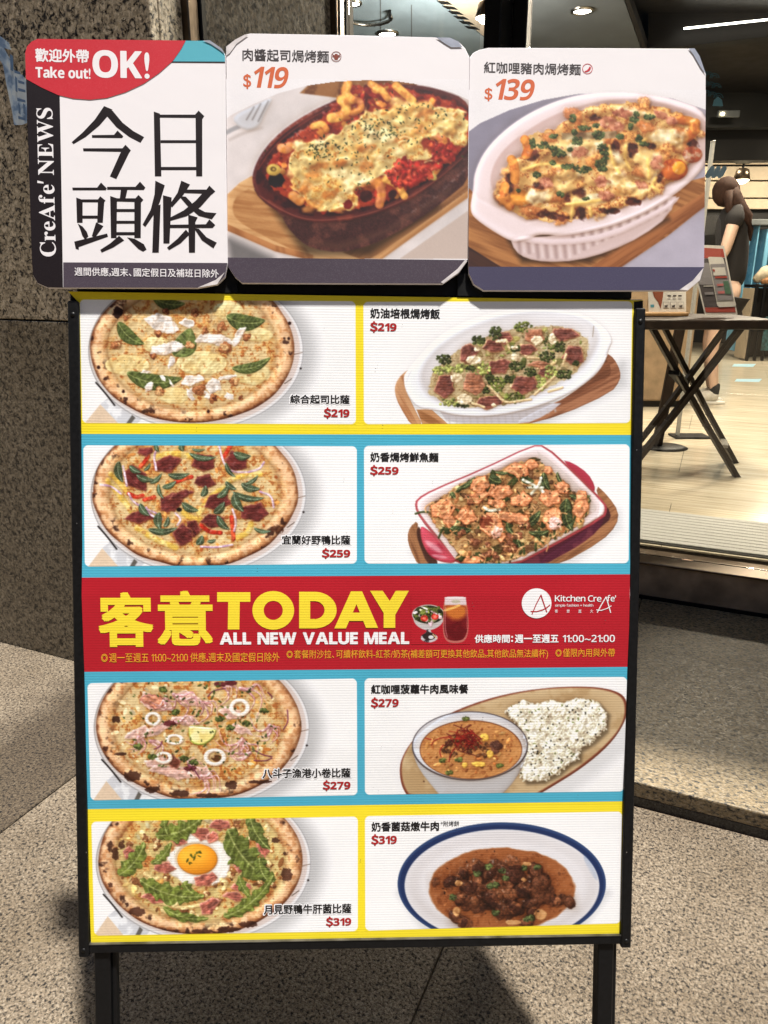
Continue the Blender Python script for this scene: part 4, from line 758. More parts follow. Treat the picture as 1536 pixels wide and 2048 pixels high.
def pic4(p):
    shadow_under(p, [(300, 600), (1060, 690), (1340, 470), (1340, 400)], .1, 50)
    wood(p, [(320, 436), (280, 470), (266, 520), (280, 580), (325, 670), (400, 670), (330, 560), (320, 500)], (170, 122, 86), (128, 86, 60), 70, 1)
    wood(p, [(1225, 250), (1290, 310), (1345, 390), (1335, 460), (1260, 540), (1040, 665), (900, 665), (1200, 480), (1260, 380)], (176, 126, 88), (134, 90, 62), -30, 1)
    p.poly([(1255, 330), (1310, 400), (1290, 450), (1060, 600), (960, 660), (1200, 480)], (84, 48, 50), smooth=1)
    p.poly([(360, 560), (420, 640), (420, 665), (370, 665), (320, 540), (312, 490), (330, 460)], (90, 60, 50), smooth=1)
    p.poly([(338, 450), (332, 500), (345, 560), (380, 620), (440, 650), (520, 655), (500, 600)], (200, 84, 98), h=14, edge=30, smooth=2, gloss=.8, col2=(176, 60, 78), vs=60)
    p.ell(400, 570, 50, 14, (240, 200, 205), ang=35, alpha=.6, soft=20); p.ell(430, 620, 40, 8, (240, 200, 205), ang=10, alpha=.5, soft=14)
    p.poly([(1055, 128), (1110, 140), (1190, 195), (1226, 260), (1222, 296), (1180, 250)], (178, 64, 80), smooth=1, h=6)
    p.poly([(1274, 385), (1276, 420), (1240, 490), (1150, 560), (1060, 610), (960, 665), (760, 665), (1180, 440)], (96, 44, 60), smooth=1, col2=(120, 60, 72), vs=60)
    p.poly([(900, 52), (975, 52), (1120, 186), (1280, 348), (1288, 384), (1274, 424), (1000, 575), (800, 675), (525, 675), (430, 545), (330, 425), (304, 368), (312, 326), (395, 278), (650, 172)], (188, 84, 92), h=4, edge=8, smooth=1)
    p.poly([(905, 58), (970, 60), (1110, 190), (1268, 350), (1276, 380), (1262, 415), (1000, 560), (800, 665), (535, 665), (440, 540), (340, 420), (314, 365), (322, 332), (400, 285), (650, 180)], (232, 216, 214), h=10, edge=12, smooth=1)
    p.poly([(322, 340), (318, 375), (335, 410), (430, 530), (440, 560), (350, 450), (314, 380)], (200, 110, 118))
    p.poly([(930, 78), (1090, 205), (1235, 365), (1225, 395), (1010, 520), (790, 648), (560, 650), (440, 500), (352, 378), (360, 350), (600, 235)], (206, 184, 178), smooth=1)
    p.poly([(930, 80), (945, 160), (1215, 400), (1235, 365), (1090, 205)], (220, 206, 202))
    F = [(925, 118), (1000, 185), (1080, 245), (1110, 300), (1205, 312), (1190, 430), (1040, 520), (800, 652), (560, 650), (440, 500), (350, 380), (480, 290), (560, 235), (690, 200), (790, 150)]
    r = p.poly(F, (196, 150, 100), smooth=1, h=8, rough=8); w, sd = r
    cheese_field(p, w, sd, 60, pale=(214, 176, 124), gold=(178, 128, 82), brown=(96, 62, 42), amt=.15, hs=14)
    F2 = in_poly(F)
    p.bits(240, F2, 5, 18, [(214, 166, 110), (190, 130, 84), (110, 76, 50), (80, 66, 36), (226, 196, 140), (60, 76, 40)], h=9, gloss=.3)
    for i in range(26):
        x, y = F2(p.rs); a = p.rs.rand() * 3.1; l = 30 + 50 * p.rs.rand(); p.line([(x, y), (x + l * math.cos(a) * .5, y + l * math.sin(a) * .5 - 6), (x + l * math.cos(a), y + l * math.sin(a))], 11, (58, 82, 44), h=6, gloss=.4, var=.2)
    for q in [(540, 485, 110, 50, 5), (715, 232, 70, 60, 20), (1085, 410, 170, 70, 80), (905, 430, 120, 46, -40), (940, 498, 110, 28, -5), (1150, 315, 110, 26, 0), (975, 240, 100, 40, 70), (570, 250, 110, 26, -35), (840, 560, 60, 26, 60), (880, 230, 70, 40, 20), (500, 310, 40, 30, 60), (760, 190, 90, 20, -5), (790, 480, 70, 30, 60), (1050, 230, 90, 20, 60)]:
        p.leaf(*q, col=(48, 78, 46), h=10)
    for x, y, a, b, g in [(735, 290, 66, 40, 5), (640, 255, 50, 46, 0), (830, 175, 60, 36, 10), (445, 380, 62, 56, -20), (570, 415, 62, 40, 10), (1000, 320, 62, 46, 10), (1010, 430, 56, 62, 10), (1150, 360, 40, 72, 5), (850, 330, 60, 40, -20), (700, 455, 60, 60, 0), (740, 500, 30, 40, 0), (625, 320, 60, 30, -20), (800, 420, 80, 26, 10), (850, 430, 40, 30, 0), (600, 640, 60, 22, 0), (480, 440, 30, 40, 0), (905, 150, 36, 30, 0), (730, 350, 50, 24, 0), (1060, 270, 40, 30, 30), (990, 180, 26, 20, 0)]:
        p.meat(x, y, a, b, g, col=(226, 156, 112), rim=(206, 130, 86), h=17, fib=.14)
    p.meat(722, 495, 26, 40, 30, col=(240, 190, 170), rim=(244, 200, 176)); p.ell(1020, 450, 34, 34, (240, 200, 186), h=5, rough=6, gloss=.5); p.ell(670, 445, 34, 34, (160, 86, 60), rough=6, h=-4, gloss=.4)
    for i in range(22):
        x = [560, 640, 600, 650, 700, 800, 820, 860, 780, 590, 680, 830][i % 12] + p.rs.randint(-30, 30); y = [500, 600, 560, 560, 600, 530, 570, 480, 590, 340, 590, 520][i % 12] + p.rs.randint(-20, 20)
        p.lump(x, y, 24, (136, 84, 60), (170, 112, 78), h=13, n=6)
    for i in range(40):
        x, y = F2(p.rs); a = p.rs.rand() * 6.3; l = 24 + 30 * p.rs.rand(); p.line([(x, y), (x + l * math.cos(a), y + l * math.sin(a) * .6), (x + l * 1.5 * math.cos(a + .6), y + l * 1.2 * math.sin(a + .6))], 7, (222, 170, 120), h=5, gloss=.3)
    for q in [[(860, 230), (920, 260), (960, 290)], [(900, 300), (940, 260), (950, 220)], [(880, 270), (960, 270)], [(660, 370), (690, 390), (740, 380)]]:
        p.line(q, 14, (226, 226, 206), h=6, gloss=.4)
    p.bits(120, F2, 2, 4, [(60, 40, 30), (50, 70, 35)], h=1)
def pic6(p):
    an = -17; w = (slice(None), slice(None))
    shadow_under(p, [(300, 640), (1000, 690), (1370, 400), (1380, 300)], .1, 60)
    PL = [(226, 520), (235, 450), (290, 355), (400, 260), (560, 180), (760, 118), (980, 84), (1180, 78), (1300, 92), (1375, 125), (1392, 190), (1375, 270), (1300, 380), (1160, 500), (1000, 600), (900, 660), (280, 660), (240, 600)]
    p.poly(PL, (128, 66, 46), smooth=2, h=6, edge=10, gloss=.4)
    PL2 = [(x + (10 if x < 800 else -12), y + (7 if y < 300 else -7)) for x, y in PL]
    p.poly(PL2, (206, 180, 142), smooth=2, col2=(190, 160, 120), vs=90, soft=9)
    R = [(765, 205), (800, 180), (860, 148), (900, 172), (1000, 148), (1060, 168), (1130, 140), (1230, 155), (1285, 215), (1275, 300), (1210, 360), (1145, 400), (1140, 450), (1085, 475), (1040, 520), (960, 560), (870, 566), (840, 520), (880, 400), (850, 290)]
    shadow_under(p, [(x + 12, y + 14) for x, y in R], .35, 20)
    r = p.poly(R, (214, 206, 190), smooth=1, h=20, edge=40, rough=8, rs=20); wv, sd = r
    p.H[wv] += 12 * fbm(p.X[wv], p.Y[wv], 60, 3, 8) * np.clip(-sd / 20, 0, 1)
    rf = in_poly(R)
    for i in range(1500):
        x, y = rf(p.rs); a = p.rs.rand() * 3.14; l = 9 + 6 * p.rs.rand(); c = 232 + 20 * p.rs.rand()
        p.line([(x, y), (x + l * math.cos(a), y + l * math.sin(a))], 7.5, (c, c - 4, c - 18 - 12 * p.rs.rand()), h=2.4, smooth=0, gloss=.4)
    p.bits(75, rf, 3, 4.5, [(40, 34, 30)], asp=1.2, h=1); p.bits(40, rf, 2.5, 4, [(80, 110, 50), (110, 90, 40)], asp=3, h=1)
    # bowl
    p.poly([(292, 390), (300, 440), (330, 510), (400, 600), (450, 660), (720, 660), (790, 600), (850, 510), (878, 430), (882, 385)], (196, 192, 192), smooth=1, h=10, edge=60)
    wv = p.win(290, 400, 890, 640); p.C[wv] *= 1
    p.ell(587, 385, 297, 179, (92, 80, 80), h=6, edge=8); p.ell(587, 383, 290, 171, (206, 202, 204), soft=5); p.ell(587, 392, 276, 160, (222, 218, 218), soft=20)
    p.ell(592, 404, 262, 152, (120, 66, 36)); x = p.X - 592; y = p.Y - 405; sd = (np.hypot(x / 258, y / 148) - 1) * 190
    cheese_field(p, w, sd, 80, pale=(206, 148, 92), gold=(190, 130, 78), brown=(158, 96, 54), amt=-.05, hs=5)
    p.bits(100, in_ell(592, 408, 235, 125), 3, 10, [(206, 146, 84), (180, 110, 60), (220, 164, 100), (140, 80, 44)], h=5, gloss=.5)
    for i in range(34):
        x, y = in_ell(570, 395, 120, 60)(p.rs); p.lump(x, y, 18, (88, 54, 34), (130, 82, 50), h=7, n=4, gloss=.5)
    p.lump(720, 388, 40, (92, 56, 44), (120, 76, 60), h=16, n=9, gloss=.6)
    for P in [[(636, 325), (680, 318), (686, 358), (645, 362)], [(665, 412), (700, 404), (712, 440), (680, 454)], [(596, 466), (665, 466), (668, 492), (600, 490)], [(545, 470), (580, 470), (570, 500), (548, 495)]]:
        p.poly(P, (222, 178, 84), h=12, edge=8, smooth=1, gloss=.5, rough=3)
    for x, y in [(445, 460), (740, 488), (480, 522), (530, 455), (565, 245), (520, 350)]: p.broc(x, y, 16, 9, (80, 100, 50))
    for i in range(75):
        x, y = in_ell(560, 350, 60, 45)(p.rs); a = p.rs.rand() * 6.3; l = 30 + 55 * p.rs.rand(); b = a + (p.rs.rand() - .5) * 3
        p.line([(x, y), (x + l * .5 * math.cos(a), y + l * .5 * math.sin(a)), (x + l * math.cos(b), y + l * .8 * math.sin(b))], 3.6, [(120, 26, 24), (150, 44, 32), (84, 20, 22)][i % 3], h=4)
    for q in [[(390, 380), (400, 360), (430, 345), (490, 335)], [(360, 345), (390, 352)], [(440, 440), (430, 410), (450, 380)], [(480, 465), (490, 420), (510, 400)]]: p.line(q, 5, (150, 40, 34), h=3)
    p.ell(352, 568, 4, 4, (90, 60, 40))
def pic8(p):
    w = (slice(None), slice(None)); X, Y = p.X, p.Y
    shadow_under(p, [(230, 450), (400, 690), (1100, 690), (1290, 450)], .12, 50)
    p.ell(751, 402, 533, 314, (40, 62, 104)); p.ell(751, 402, 530, 311, (60, 84, 128), soft=10); p.ell(751, 404, 524, 303, (36, 56, 100), soft=12)
    t = .5 + .5 * vnoise(X, Y, 120, 4)
    p.ell(752, 412, 498, 288, (226, 222, 224), h=0); p.ell(1205, 320, 14, 70, (150, 170, 200), ang=-28, alpha=.5, soft=14)
    p.ell(756, 420, 470, 262, (214, 208, 208), soft=60); p.ell(760, 400, 440, 230, (228, 224, 226), soft=60)
    x = X - 752; y = Y - 430; n = fbm(X, Y, 50, 3, 6); sd = (np.hypot(x / 375, y / 212) - 1) * 280 + 5 * n
    p.lay(w, sd, rgb(176, 118, 76), 0, soft=8)
    cheese_field(p, w, sd + 6, 90, pale=(168, 104, 62), gold=(152, 90, 52), brown=(128, 70, 38), amt=0, hs=3); p.G[:] = np.where(sd < 0, .6, p.G)
    p.bits(70, in_ell(752, 430, 340, 185), 2, 8, [(176, 116, 72), (120, 70, 42), (186, 130, 84)], h=2, gloss=.8, alpha=.7)
    for x, y, r in [(620, 330, 44), (640, 390, 60), (550, 350, 34), (490, 395, 32), (600, 480, 62), (540, 485, 30), (770, 350, 70), (830, 380, 60), (720, 430, 66), (790, 460, 60), (920, 400, 60), (960, 390, 44), (940, 470, 60), (900, 500, 40), (760, 530, 56), (830, 520, 44), (930, 330, 36), (410, 388, 20), (1090, 495, 30), (1035, 495, 28), (880, 590, 34), (520, 575, 36), (700, 480, 44), (860, 440, 50), (580, 420, 36), (690, 350, 36), (560, 600, 30), (900, 550, 26)]:
        [p.ell(x + p.rs.randn() * r * .3, y + p.rs.randn() * r * .22, r * (.65 + .45 * p.rs.rand()), r * (.45 + .35 * p.rs.rand()), [(132, 82, 54), (104, 62, 42), (76, 42, 30)][p.rs.randint(3)], ang=p.rs.rand() * 180, h=11, edge=r * .5, rough=r * .16, rs=r * .6, var=.3, vs=14, gloss=.9, soft=7) for _ in range(6)]
    for x, y, a, b in [(520, 545, 20, 26), (950, 560, 34, 30), (810, 600, 40, 16), (880, 300, 20, 10), (865, 382, 16, 10), (530, 400, 20, 14)]: p.ell(x, y, a, b, (200, 150, 100), h=8, rough=4, gloss=.6)
    for q in [[(820, 420), (900, 470), (860, 520)], [(650, 530), (700, 500), (740, 520)]]: p.line(q, 22, (50, 28, 24), alpha=.6)
    for x, y in [(685, 315), (625, 350), (752, 335), (690, 415), (720, 408), (865, 322), (500, 472), (720, 550), (880, 580), (905, 575), (770, 372), (935, 318)]: p.broc(x, y, 17, 12, (56, 84, 46))
    p.bits(50, in_ell(752, 400, 340, 170), 2, 5, [(60, 34, 24)], h=1)
def pic_drink(p):
    # zoom coordinates of the banner, right half
    p.ell(405, 290, 86, 18, (200, 190, 190), alpha=.0)
    p.poly([(325, 240), (335, 275), (365, 300), (405, 312), (445, 300), (478, 275), (490, 235)], (206, 200, 200), smooth=1)
    p.ell(406, 228, 85, 52, (214, 208, 206)); p.ell(406, 228, 80, 47, (40, 52, 34))
    p.bits(70, in_ell(406, 228, 72, 40), 5, 13, [(70, 110, 50), (110, 150, 70), (40, 60, 36), (190, 206, 150), (214, 190, 200)], h=6, asp=2.2)
    for x, y in [(385, 247), (440, 238)]: p.ell(x, y, 19, 17, (206, 62, 50), h=6); p.ell(x, y, 9, 8, (232, 120, 96))
    p.line([(372, 188), (400, 200)], 7, (240, 236, 230)); p.line([(420, 210), (450, 225)], 7, (230, 200, 210))
    p.poly([(395, 305), (418, 305), (420, 320), (455, 338), (452, 360), (410, 376), (368, 362), (365, 338), (396, 320)], (206, 200, 202), smooth=1, col2=(60, 50, 54), vs=22)
    p.ell(410, 340, 34, 20, (60, 44, 44)); p.ell(420, 345, 14, 9, (230, 226, 226)); p.line([(430, 330), (448, 350)], 6, (232, 196, 150))
    # glass of tea
    p.poly([(488, 140), (600, 140), (612, 230), (615, 310), (600, 360), (570, 376), (520, 376), (492, 358), (480, 310), (482, 230)], (196, 120, 110), smooth=1)
    p.poly([(489, 172), (601, 172), (608, 240), (609, 310), (594, 350), (568, 364), (524, 364), (498, 350), (486, 310), (488, 230)], (126, 30, 36), smooth=1, col2=(110, 22, 30), vs=40)
    p.poly([(490, 172), (602, 172), (606, 235), (545, 262), (488, 225)], (214, 132, 60), smooth=1, soft=26, alpha=.9)
    p.poly([(490, 142), (600, 142), (603, 178), (490, 178)], (226, 206, 206)); p.ell(545, 140, 56, 6, (238, 226, 226)); p.ell(548, 160, 24, 9, (200, 190, 170)); p.line([(492, 205), (530, 195), (565, 180)], 12, (240, 190, 110))
    p.line([(494, 190), (492, 300), (504, 345)], 5, (224, 160, 160), alpha=.6); p.line([(600, 200), (606, 300)], 4, (200, 110, 110), alpha=.6)
def pic_beef(p):
    # baked pasta in a brown dish (panel 2)
    X, Y = p.X, p.Y; w = (slice(None), slice(None))
    ARC = [(30, 600), (60, 575), (180, 515), (350, 440), (520, 395), (700, 370), (880, 362), (1060, 368), (1250, 395), (1400, 435), (1520, 490), (1520, 1440), (30, 1440)]
    arc = p.psd(w, ARC)
    p.lay(w, arc, rgb(226, 216, 214) * (1 + .05 * fbm(X, Y, 160, 3, 2))[..., None], 0)
    p.lay(p.win(1100, 1100, 1520, 1440), p.psd(p.win(1100, 1100, 1520, 1440), [(1080, 1440), (1520, 1130), (1520, 1440)]), rgb(204, 186, 176), 0)
    shadow_under(p, [(60, 1330), (300, 1440), (80, 1440)], .45, 60)
    p.poly([(560, 365), (1200, 355), (1180, 400), (900, 420), (720, 470), (480, 440)], (160, 110, 66), col2=(120, 74, 44), vs=50)
    # fork
    p.line([(20, 690), (70, 660), (120, 640)], 26, (176, 172, 174)); p.poly([(75, 600), (110, 560), (200, 520), (300, 470), (318, 480), (270, 560), (240, 640), (180, 668), (120, 650)], (206, 202, 204), smooth=1, h=8, edge=20)
    for q in [[(205, 525), (160, 600)], [(245, 505), (195, 600)], [(290, 490), (230, 610)]]: p.line(q, 9, (150, 142, 140), smooth=0)
    p.line([(60, 720), (140, 680), (250, 650)], 14, (180, 165, 158), alpha=.6, soft=20)
    # tray
    wood(p, [(45, 1050), (120, 980), (190, 940), (700, 1100), (1500, 820), (1520, 1040), (1240, 1240), (960, 1450), (560, 1450), (330, 1390), (45, 1265)], (222, 178, 128), (196, 146, 96), 8, 0, vs=20)
    wood(p, [(75, 1110), (110, 1050), (190, 1010), (420, 1150), (480, 1330), (560, 1430), (360, 1350), (150, 1240), (82, 1180)], (206, 156, 104), (176, 122, 74), 8, 1, h=-3)
    wood(p, [(45, 1230), (330, 1355), (560, 1415), (560, 1450), (330, 1392), (45, 1268)], (190, 132, 84), (160, 104, 62), 80, vs=40)
    wood(p, [(880, 1450), (1100, 1330), (1520, 1020), (1520, 860), (1300, 1060), (1000, 1260), (740, 1400)], (168, 118, 76), (120, 78, 48), -36, 0, vs=30)
    wood(p, [(960, 1450), (1520, 1050), (1520, 1010), (1300, 1170), (900, 1450)], (214, 166, 118), (190, 140, 92), -36, 0, vs=30)
    shadow_under(p, [(330, 1120), (520, 1400), (900, 1400), (1300, 1120), (700, 1100)], .5, 60)
    # dish body
    B = [(195, 1000), (240, 1080), (370, 1170), (400, 1240), (480, 1330), (560, 1378), (720, 1402), (900, 1362), (1100, 1262), (1300, 1130), (1520, 950), (1520, 740), (1300, 900)]
    r = p.poly(B, (74, 42, 40), smooth=1, col2=(104, 62, 54), vs=90); w2, sd = r
    n = fbm(p.X[w2], p.Y[w2], 5, 2, 9); p.lay(w2, sd, p.C[w2] * (1 + .22 * n)[..., None], 0)
    p.poly([(520, 1330), (720, 1345), (1000, 1260), (1400, 990), (1400, 1030), (1040, 1270), (720, 1390)], (110, 76, 60), alpha=.5, soft=40)
    O = [(192, 985), (200, 900), (255, 790), (360, 675), (520, 565), (700, 478), (880, 408), (1100, 382), (1300, 408), (1520, 490), (1520, 760), (1450, 845), (1300, 985), (1100, 1112), (850, 1198), (620, 1224), (470, 1205), (330, 1145), (235, 1070)]
    p.poly(O, (92, 40, 38), smooth=2, h=14, edge=12, gloss=.5, col2=(130, 60, 48), vs=120)
    O2 = [(212, 975), (222, 900), (280, 795), (380, 685), (540, 580), (720, 495), (900, 428), (1100, 402), (1300, 430), (1520, 520), (1520, 720), (1430, 835), (1280, 960), (1085, 1082), (850, 1165), (620, 1190), (480, 1172), (350, 1118), (250, 1050)]
    p.poly(O2, (56, 24, 28), smooth=2, soft=8, col2=(90, 36, 34), vs=80)
    p.line([(240, 1060), (345, 1132), (480, 1195), (620, 1210), (850, 1184), (1090, 1098), (1300, 972), (1460, 830)], 7, (176, 104, 84), alpha=.6)
    p.line([(230, 900), (300, 790), (400, 690), (560, 580), (740, 495)], 8, (150, 62, 50), alpha=.7)
    F = [(285, 960), (280, 890), (350, 780), (440, 690), (600, 600), (640, 560), (720, 470), (760, 380), (850, 400), (1040, 380), (1180, 440), (1300, 450), (1520, 560), (1520, 700), (1400, 830), (1240, 950), (1080, 1060), (820, 1145), (640, 1150), (480, 1110), (340, 1040)]
    r = p.poly(F, (130, 46, 34), smooth=1, h=14, edge=20, rough=12, rs=30); w2, sd = r
    cheese_field(p, w2, sd, 31, pale=(178, 70, 44), gold=(150, 48, 34), brown=(88, 28, 24), amt=0, hs=14); p.G[w2] = .6
    p.bits(420, in_poly(F), 6, 22, [(170, 56, 38), (140, 40, 30), (196, 90, 50), (110, 32, 28), (214, 140, 70)], h=9, gloss=.7)
    p.ell(340, 960, 50, 46, (34, 24, 26), rough=8, rs=20)
    def mac(q, wd=52, c=(232, 176, 92)):
        p.line(q, wd, c, h=22, gloss=.5, col2=(214, 140, 70), vs=30)
    mac([(770, 385), (750, 440), (790, 480)], 56); mac([(670, 590), (740, 580), (770, 520), (730, 480)], 60); mac([(800, 560), (850, 540), (850, 490), (810, 480)], 40, (206, 130, 80)); mac([(910, 385), (970, 420), (1010, 470)], 44); mac([(1060, 395), (1110, 440), (1160, 485)], 50); mac([(560, 640), (620, 620), (640, 660)], 40); mac([(370, 770), (400, 780), (420, 760)], 56, (220, 150, 100))
    p.ell(322, 902, 44, 36, (196, 160, 80), h=14, edge=14, gloss=.5); p.ell(322, 898, 18, 14, (96, 70, 36)); p.ell(322, 898, 8, 7, (196, 160, 80))
    mac([(1000, 960), (1070, 990), (1110, 1060)], 46); mac([(860, 980), (930, 960), (980, 1030), (960, 1110)], 54, (214, 136, 86)); mac([(1180, 700), (1280, 670), (1350, 720), (1330, 780)], 60, (206, 120, 76)); mac([(440, 1060), (480, 1090)], 60, (206, 140, 80)); mac([(1320, 880), (1290, 920)], 44, (206, 180, 110)); mac([(1250, 940), (1290, 950)], 34, (196, 176, 100))
    # melted cheese
    CH = [(425, 860), (440, 780), (500, 720), (640, 720), (760, 640), (880, 560), (1000, 520), (1110, 500), (1250, 480), (1400, 520), (1490, 560), (1500, 650), (1460, 760), (1400, 740), (1350, 680), (1230, 700), (1180, 740), (1250, 800), (1260, 870), (1150, 850), (1060, 910), (940, 950), (850, 950), (800, 1040), (840, 1100), (740, 1150), (560, 1130), (480, 1070), (430, 960)]
    r = p.poly(CH, (236, 206, 136), smooth=2, h=20, edge=50, rough=34, rs=70, soft=22); w2, sd = r
    k_ = sstep(0, -36, sd); p.H[w2] = p.H[w2] * (1 - .75 * k_) + 12 * k_; cheese_field(p, w2, sd, 44, pale=(240, 216, 150), gold=(230, 184, 100), brown=(186, 112, 52), amt=.1, hs=20); p.H[w2] += 16 * fbm(p.X[w2], p.Y[w2] * 1.4, 90, 2, 9) * np.clip(-sd / 30, 0, 1); p.G[w2] = np.where(sd < 0, .5, p.G[w2])
    rf = in_poly(CH)
    for i in range(46):
        x, y = rf(p.rs); p.ell(x, y, 26 + 44 * p.rs.rand(), 16 + 26 * p.rs.rand(), [(246, 228, 176), (240, 208, 136), (232, 184, 104), (214, 146, 76)][p.rs.randint(4)], ang=-30 + 60 * p.rs.rand(), h=12, edge=34, rough=12, rs=30, gloss=.8, soft=30, alpha=.75)
    for x, y, a, b in [(600, 880, 60, 24), (720, 860, 50, 20), (880, 880, 50, 30), (560, 930, 50, 26), (880, 770, 60, 20), (1090, 720, 50, 20), (1240, 560, 60, 24), (1280, 790, 30, 20), (900, 1010, 40, 22), (660, 1050, 60, 20), (500, 1020, 30, 20)]:
        p.ell(x, y, a, b, (190, 112, 50), ang=-15, rough=14, rs=22, alpha=.7, soft=26, h=4)
    for i in range(26):
        x, y = rf(p.rs); p.line([(x, y), (x + 30, y - 14), (x + 70, y - 12 + 20 * p.rs.rand())], 9, (246, 228, 170), h=6, gloss=.5, alpha=.8)
    r = p.poly([(1000, 930), (1110, 830), (1240, 880), (1260, 960), (1150, 1010), (1060, 1000)], (150, 40, 34), smooth=1, h=12, rough=10, rs=16, var=.3, gloss=.7); p.poly([(1250, 740), (1390, 740), (1440, 800), (1400, 850), (1300, 850)], (150, 46, 36), smooth=1, h=12, rough=10, rs=16, var=.3, gloss=.7)
    p.bits(160, in_poly([(1000, 930), (1110, 830), (1240, 880), (1400, 740), (1440, 800), (1260, 960), (1060, 1000)]), 6, 16, [(176, 50, 40), (140, 36, 30), (196, 80, 56)], h=8, gloss=.8)
    p.ell(880, 1060, 40, 34, (70, 26, 24), rough=6); p.ell(1040, 1050, 26, 24, (60, 24, 24), rough=5); p.ell(770, 1110, 26, 30, (120, 30, 26), rough=6)
    p.H = boxblur(p.H, 2) * .9; p.C = .5 * p.C + .5 * np.stack([boxblur(p.C[..., i], 1) for i in range(3)], -1)
    hb = lambda c: (lambda rs: (c[0] + rs.randn() * c[2], c[1] + rs.randn() * c[3]))
    for c in [(930, 640, 90, 40), (1030, 690, 80, 30), (680, 780, 110, 40), (1200, 560, 140, 40), (820, 900, 120, 70), (600, 780, 60, 40), (960, 720, 200, 110)]:
        p.bits(42, hb(c), 2.2, 4.6, [(62, 74, 40), (84, 90, 50), (50, 60, 34)], asp=3, h=2)
    m = (arc > 0)[..., None]
    p.C = np.where(m, rgb(244, 240, 243), p.C); p.H[arc > 0] = 0; p.M[arc > 0] = 0; p.G[arc > 0] = 0
    p.arcmask = None
def pic_pork(p):
    X, Y = p.X, p.Y; w = (slice(None), slice(None))
    ARC = [(40, 560), (120, 500), (300, 420), (500, 360), (700, 325), (900, 312), (1060, 318), (1280, 350), (1500, 425), (1500, 1370), (40, 1370)]
    arc = p.psd(w, ARC)
    t = sstep(300, 1400, X + Y * .2)[..., None]
    p.lay(w, arc, (rgb(150, 144, 158) * (1 - t) + rgb(186, 178, 190) * t) * (1 + .04 * fbm(X, Y, 140, 3, 3))[..., None], 0)
    wood(p, [(50, 890), (120, 960), (400, 1100), (1500, 820), (1500, 980), (1250, 1180), (960, 1375), (250, 1375), (50, 1250)], (190, 134, 84), (150, 98, 58), 20, 0, vs=22)
    wood(p, [(780, 1375), (1500, 900), (1500, 985), (960, 1375)], (176, 116, 72), (140, 86, 50), -34, 0, vs=26)
    wood(p, [(50, 1245), (260, 1375), (50, 1375)], (84, 54, 44), (60, 40, 36), 30, 0)
    shadow_under(p, [(300, 1200), (380, 1330), (780, 1330), (1250, 1080), (700, 1150)], .5, 40)
    B = [(300, 1190), (330, 1270), (400, 1318), (520, 1338), (700, 1330), (900, 1275), (1100, 1180), (1260, 1060), (1320, 900), (1000, 1080), (600, 1180)]
    p.poly(B, (216, 192, 188), smooth=1, h=6)
    for i in range(17):
        x = 350 + i * 55; yb = 1320 - max(0, i - 5) * 26 + (0 if i > 1 else -30); p.line([(x, yb - 110), (x + 12, yb - 10)], 20, (182, 156, 152), smooth=0, soft=14, alpha=.8); p.line([(x + 26, yb - 110), (x + 38, yb - 16)], 14, (232, 214, 212), smooth=0, soft=14, alpha=.8)
    p.poly([(340, 1180), (620, 1205), (900, 1160), (1200, 1020), (1330, 930), (1300, 985), (1190, 1060), (900, 1200), (620, 1240), (380, 1220)], (226, 204, 202), smooth=1, h=5)
    O = [(58, 1020), (80, 900), (85, 800), (150, 660), (280, 530), (430, 430), (620, 350), (820, 312), (1050, 310), (1280, 350), (1500, 430), (1500, 720), (1400, 850), (1200, 1000), (980, 1100), (800, 1150), (620, 1180), (480, 1170), (420, 1195), (330, 1218), (260, 1190), (90, 1080)]
    p.poly(O, (240, 222, 222), smooth=2, h=16, edge=28)
    I = [(180, 880), (190, 780), (250, 670), (380, 560), (560, 450), (760, 385), (960, 350), (1180, 365), (1400, 430), (1500, 500), (1500, 640), (1380, 800), (1180, 930), (980, 1020), (760, 1080), (560, 1100), (400, 1085), (260, 1010)]
    p.poly(I, (214, 184, 178), smooth=2, soft=14); p.poly([(x + 8, y + 16) for x, y in I], (226, 204, 200), smooth=2, soft=50, alpha=.6)
    F = [(225, 940), (260, 850), (300, 720), (380, 690), (390, 600), (440, 570), (560, 540), (640, 480), (760, 400), (960, 380), (1090, 375), (1250, 420), (1400, 470), (1430, 580), (1420, 700), (1340, 800), (1250, 870), (1100, 960), (940, 1020), (700, 1090), (500, 1095), (330, 1050), (240, 1000)]
    r = p.poly(F, (206, 140, 80), smooth=1, h=26, edge=40, rough=14, rs=34); w2, sd = r
    cheese_field(p, w2, sd, 52, pale=(238, 196, 128), gold=(224, 158, 88), brown=(168, 96, 54), amt=.16, hs=12); p.G[w2] = np.where(sd < 0, .7, 0)
    p.H[w2] += 34 * fbm(p.X[w2], p.Y[w2] * 1.3, 110, 2, 17) * np.clip(-sd / 20, 0, 1)
    rf = in_poly(F)
    for i in range(46):
        x, y = rf(p.rs); p.ell(x, y, 34 + 40 * p.rs.rand(), 24 + 24 * p.rs.rand(), [(230, 170, 98), (222, 150, 80), (200, 124, 70), (238, 190, 118)][p.rs.randint(4)], ang=-40 + 60 * p.rs.rand(), h=26, edge=34, rough=14, rs=40, var=.10, vs=14, gloss=.8, soft=16, alpha=.85, col2=(178, 104, 56))
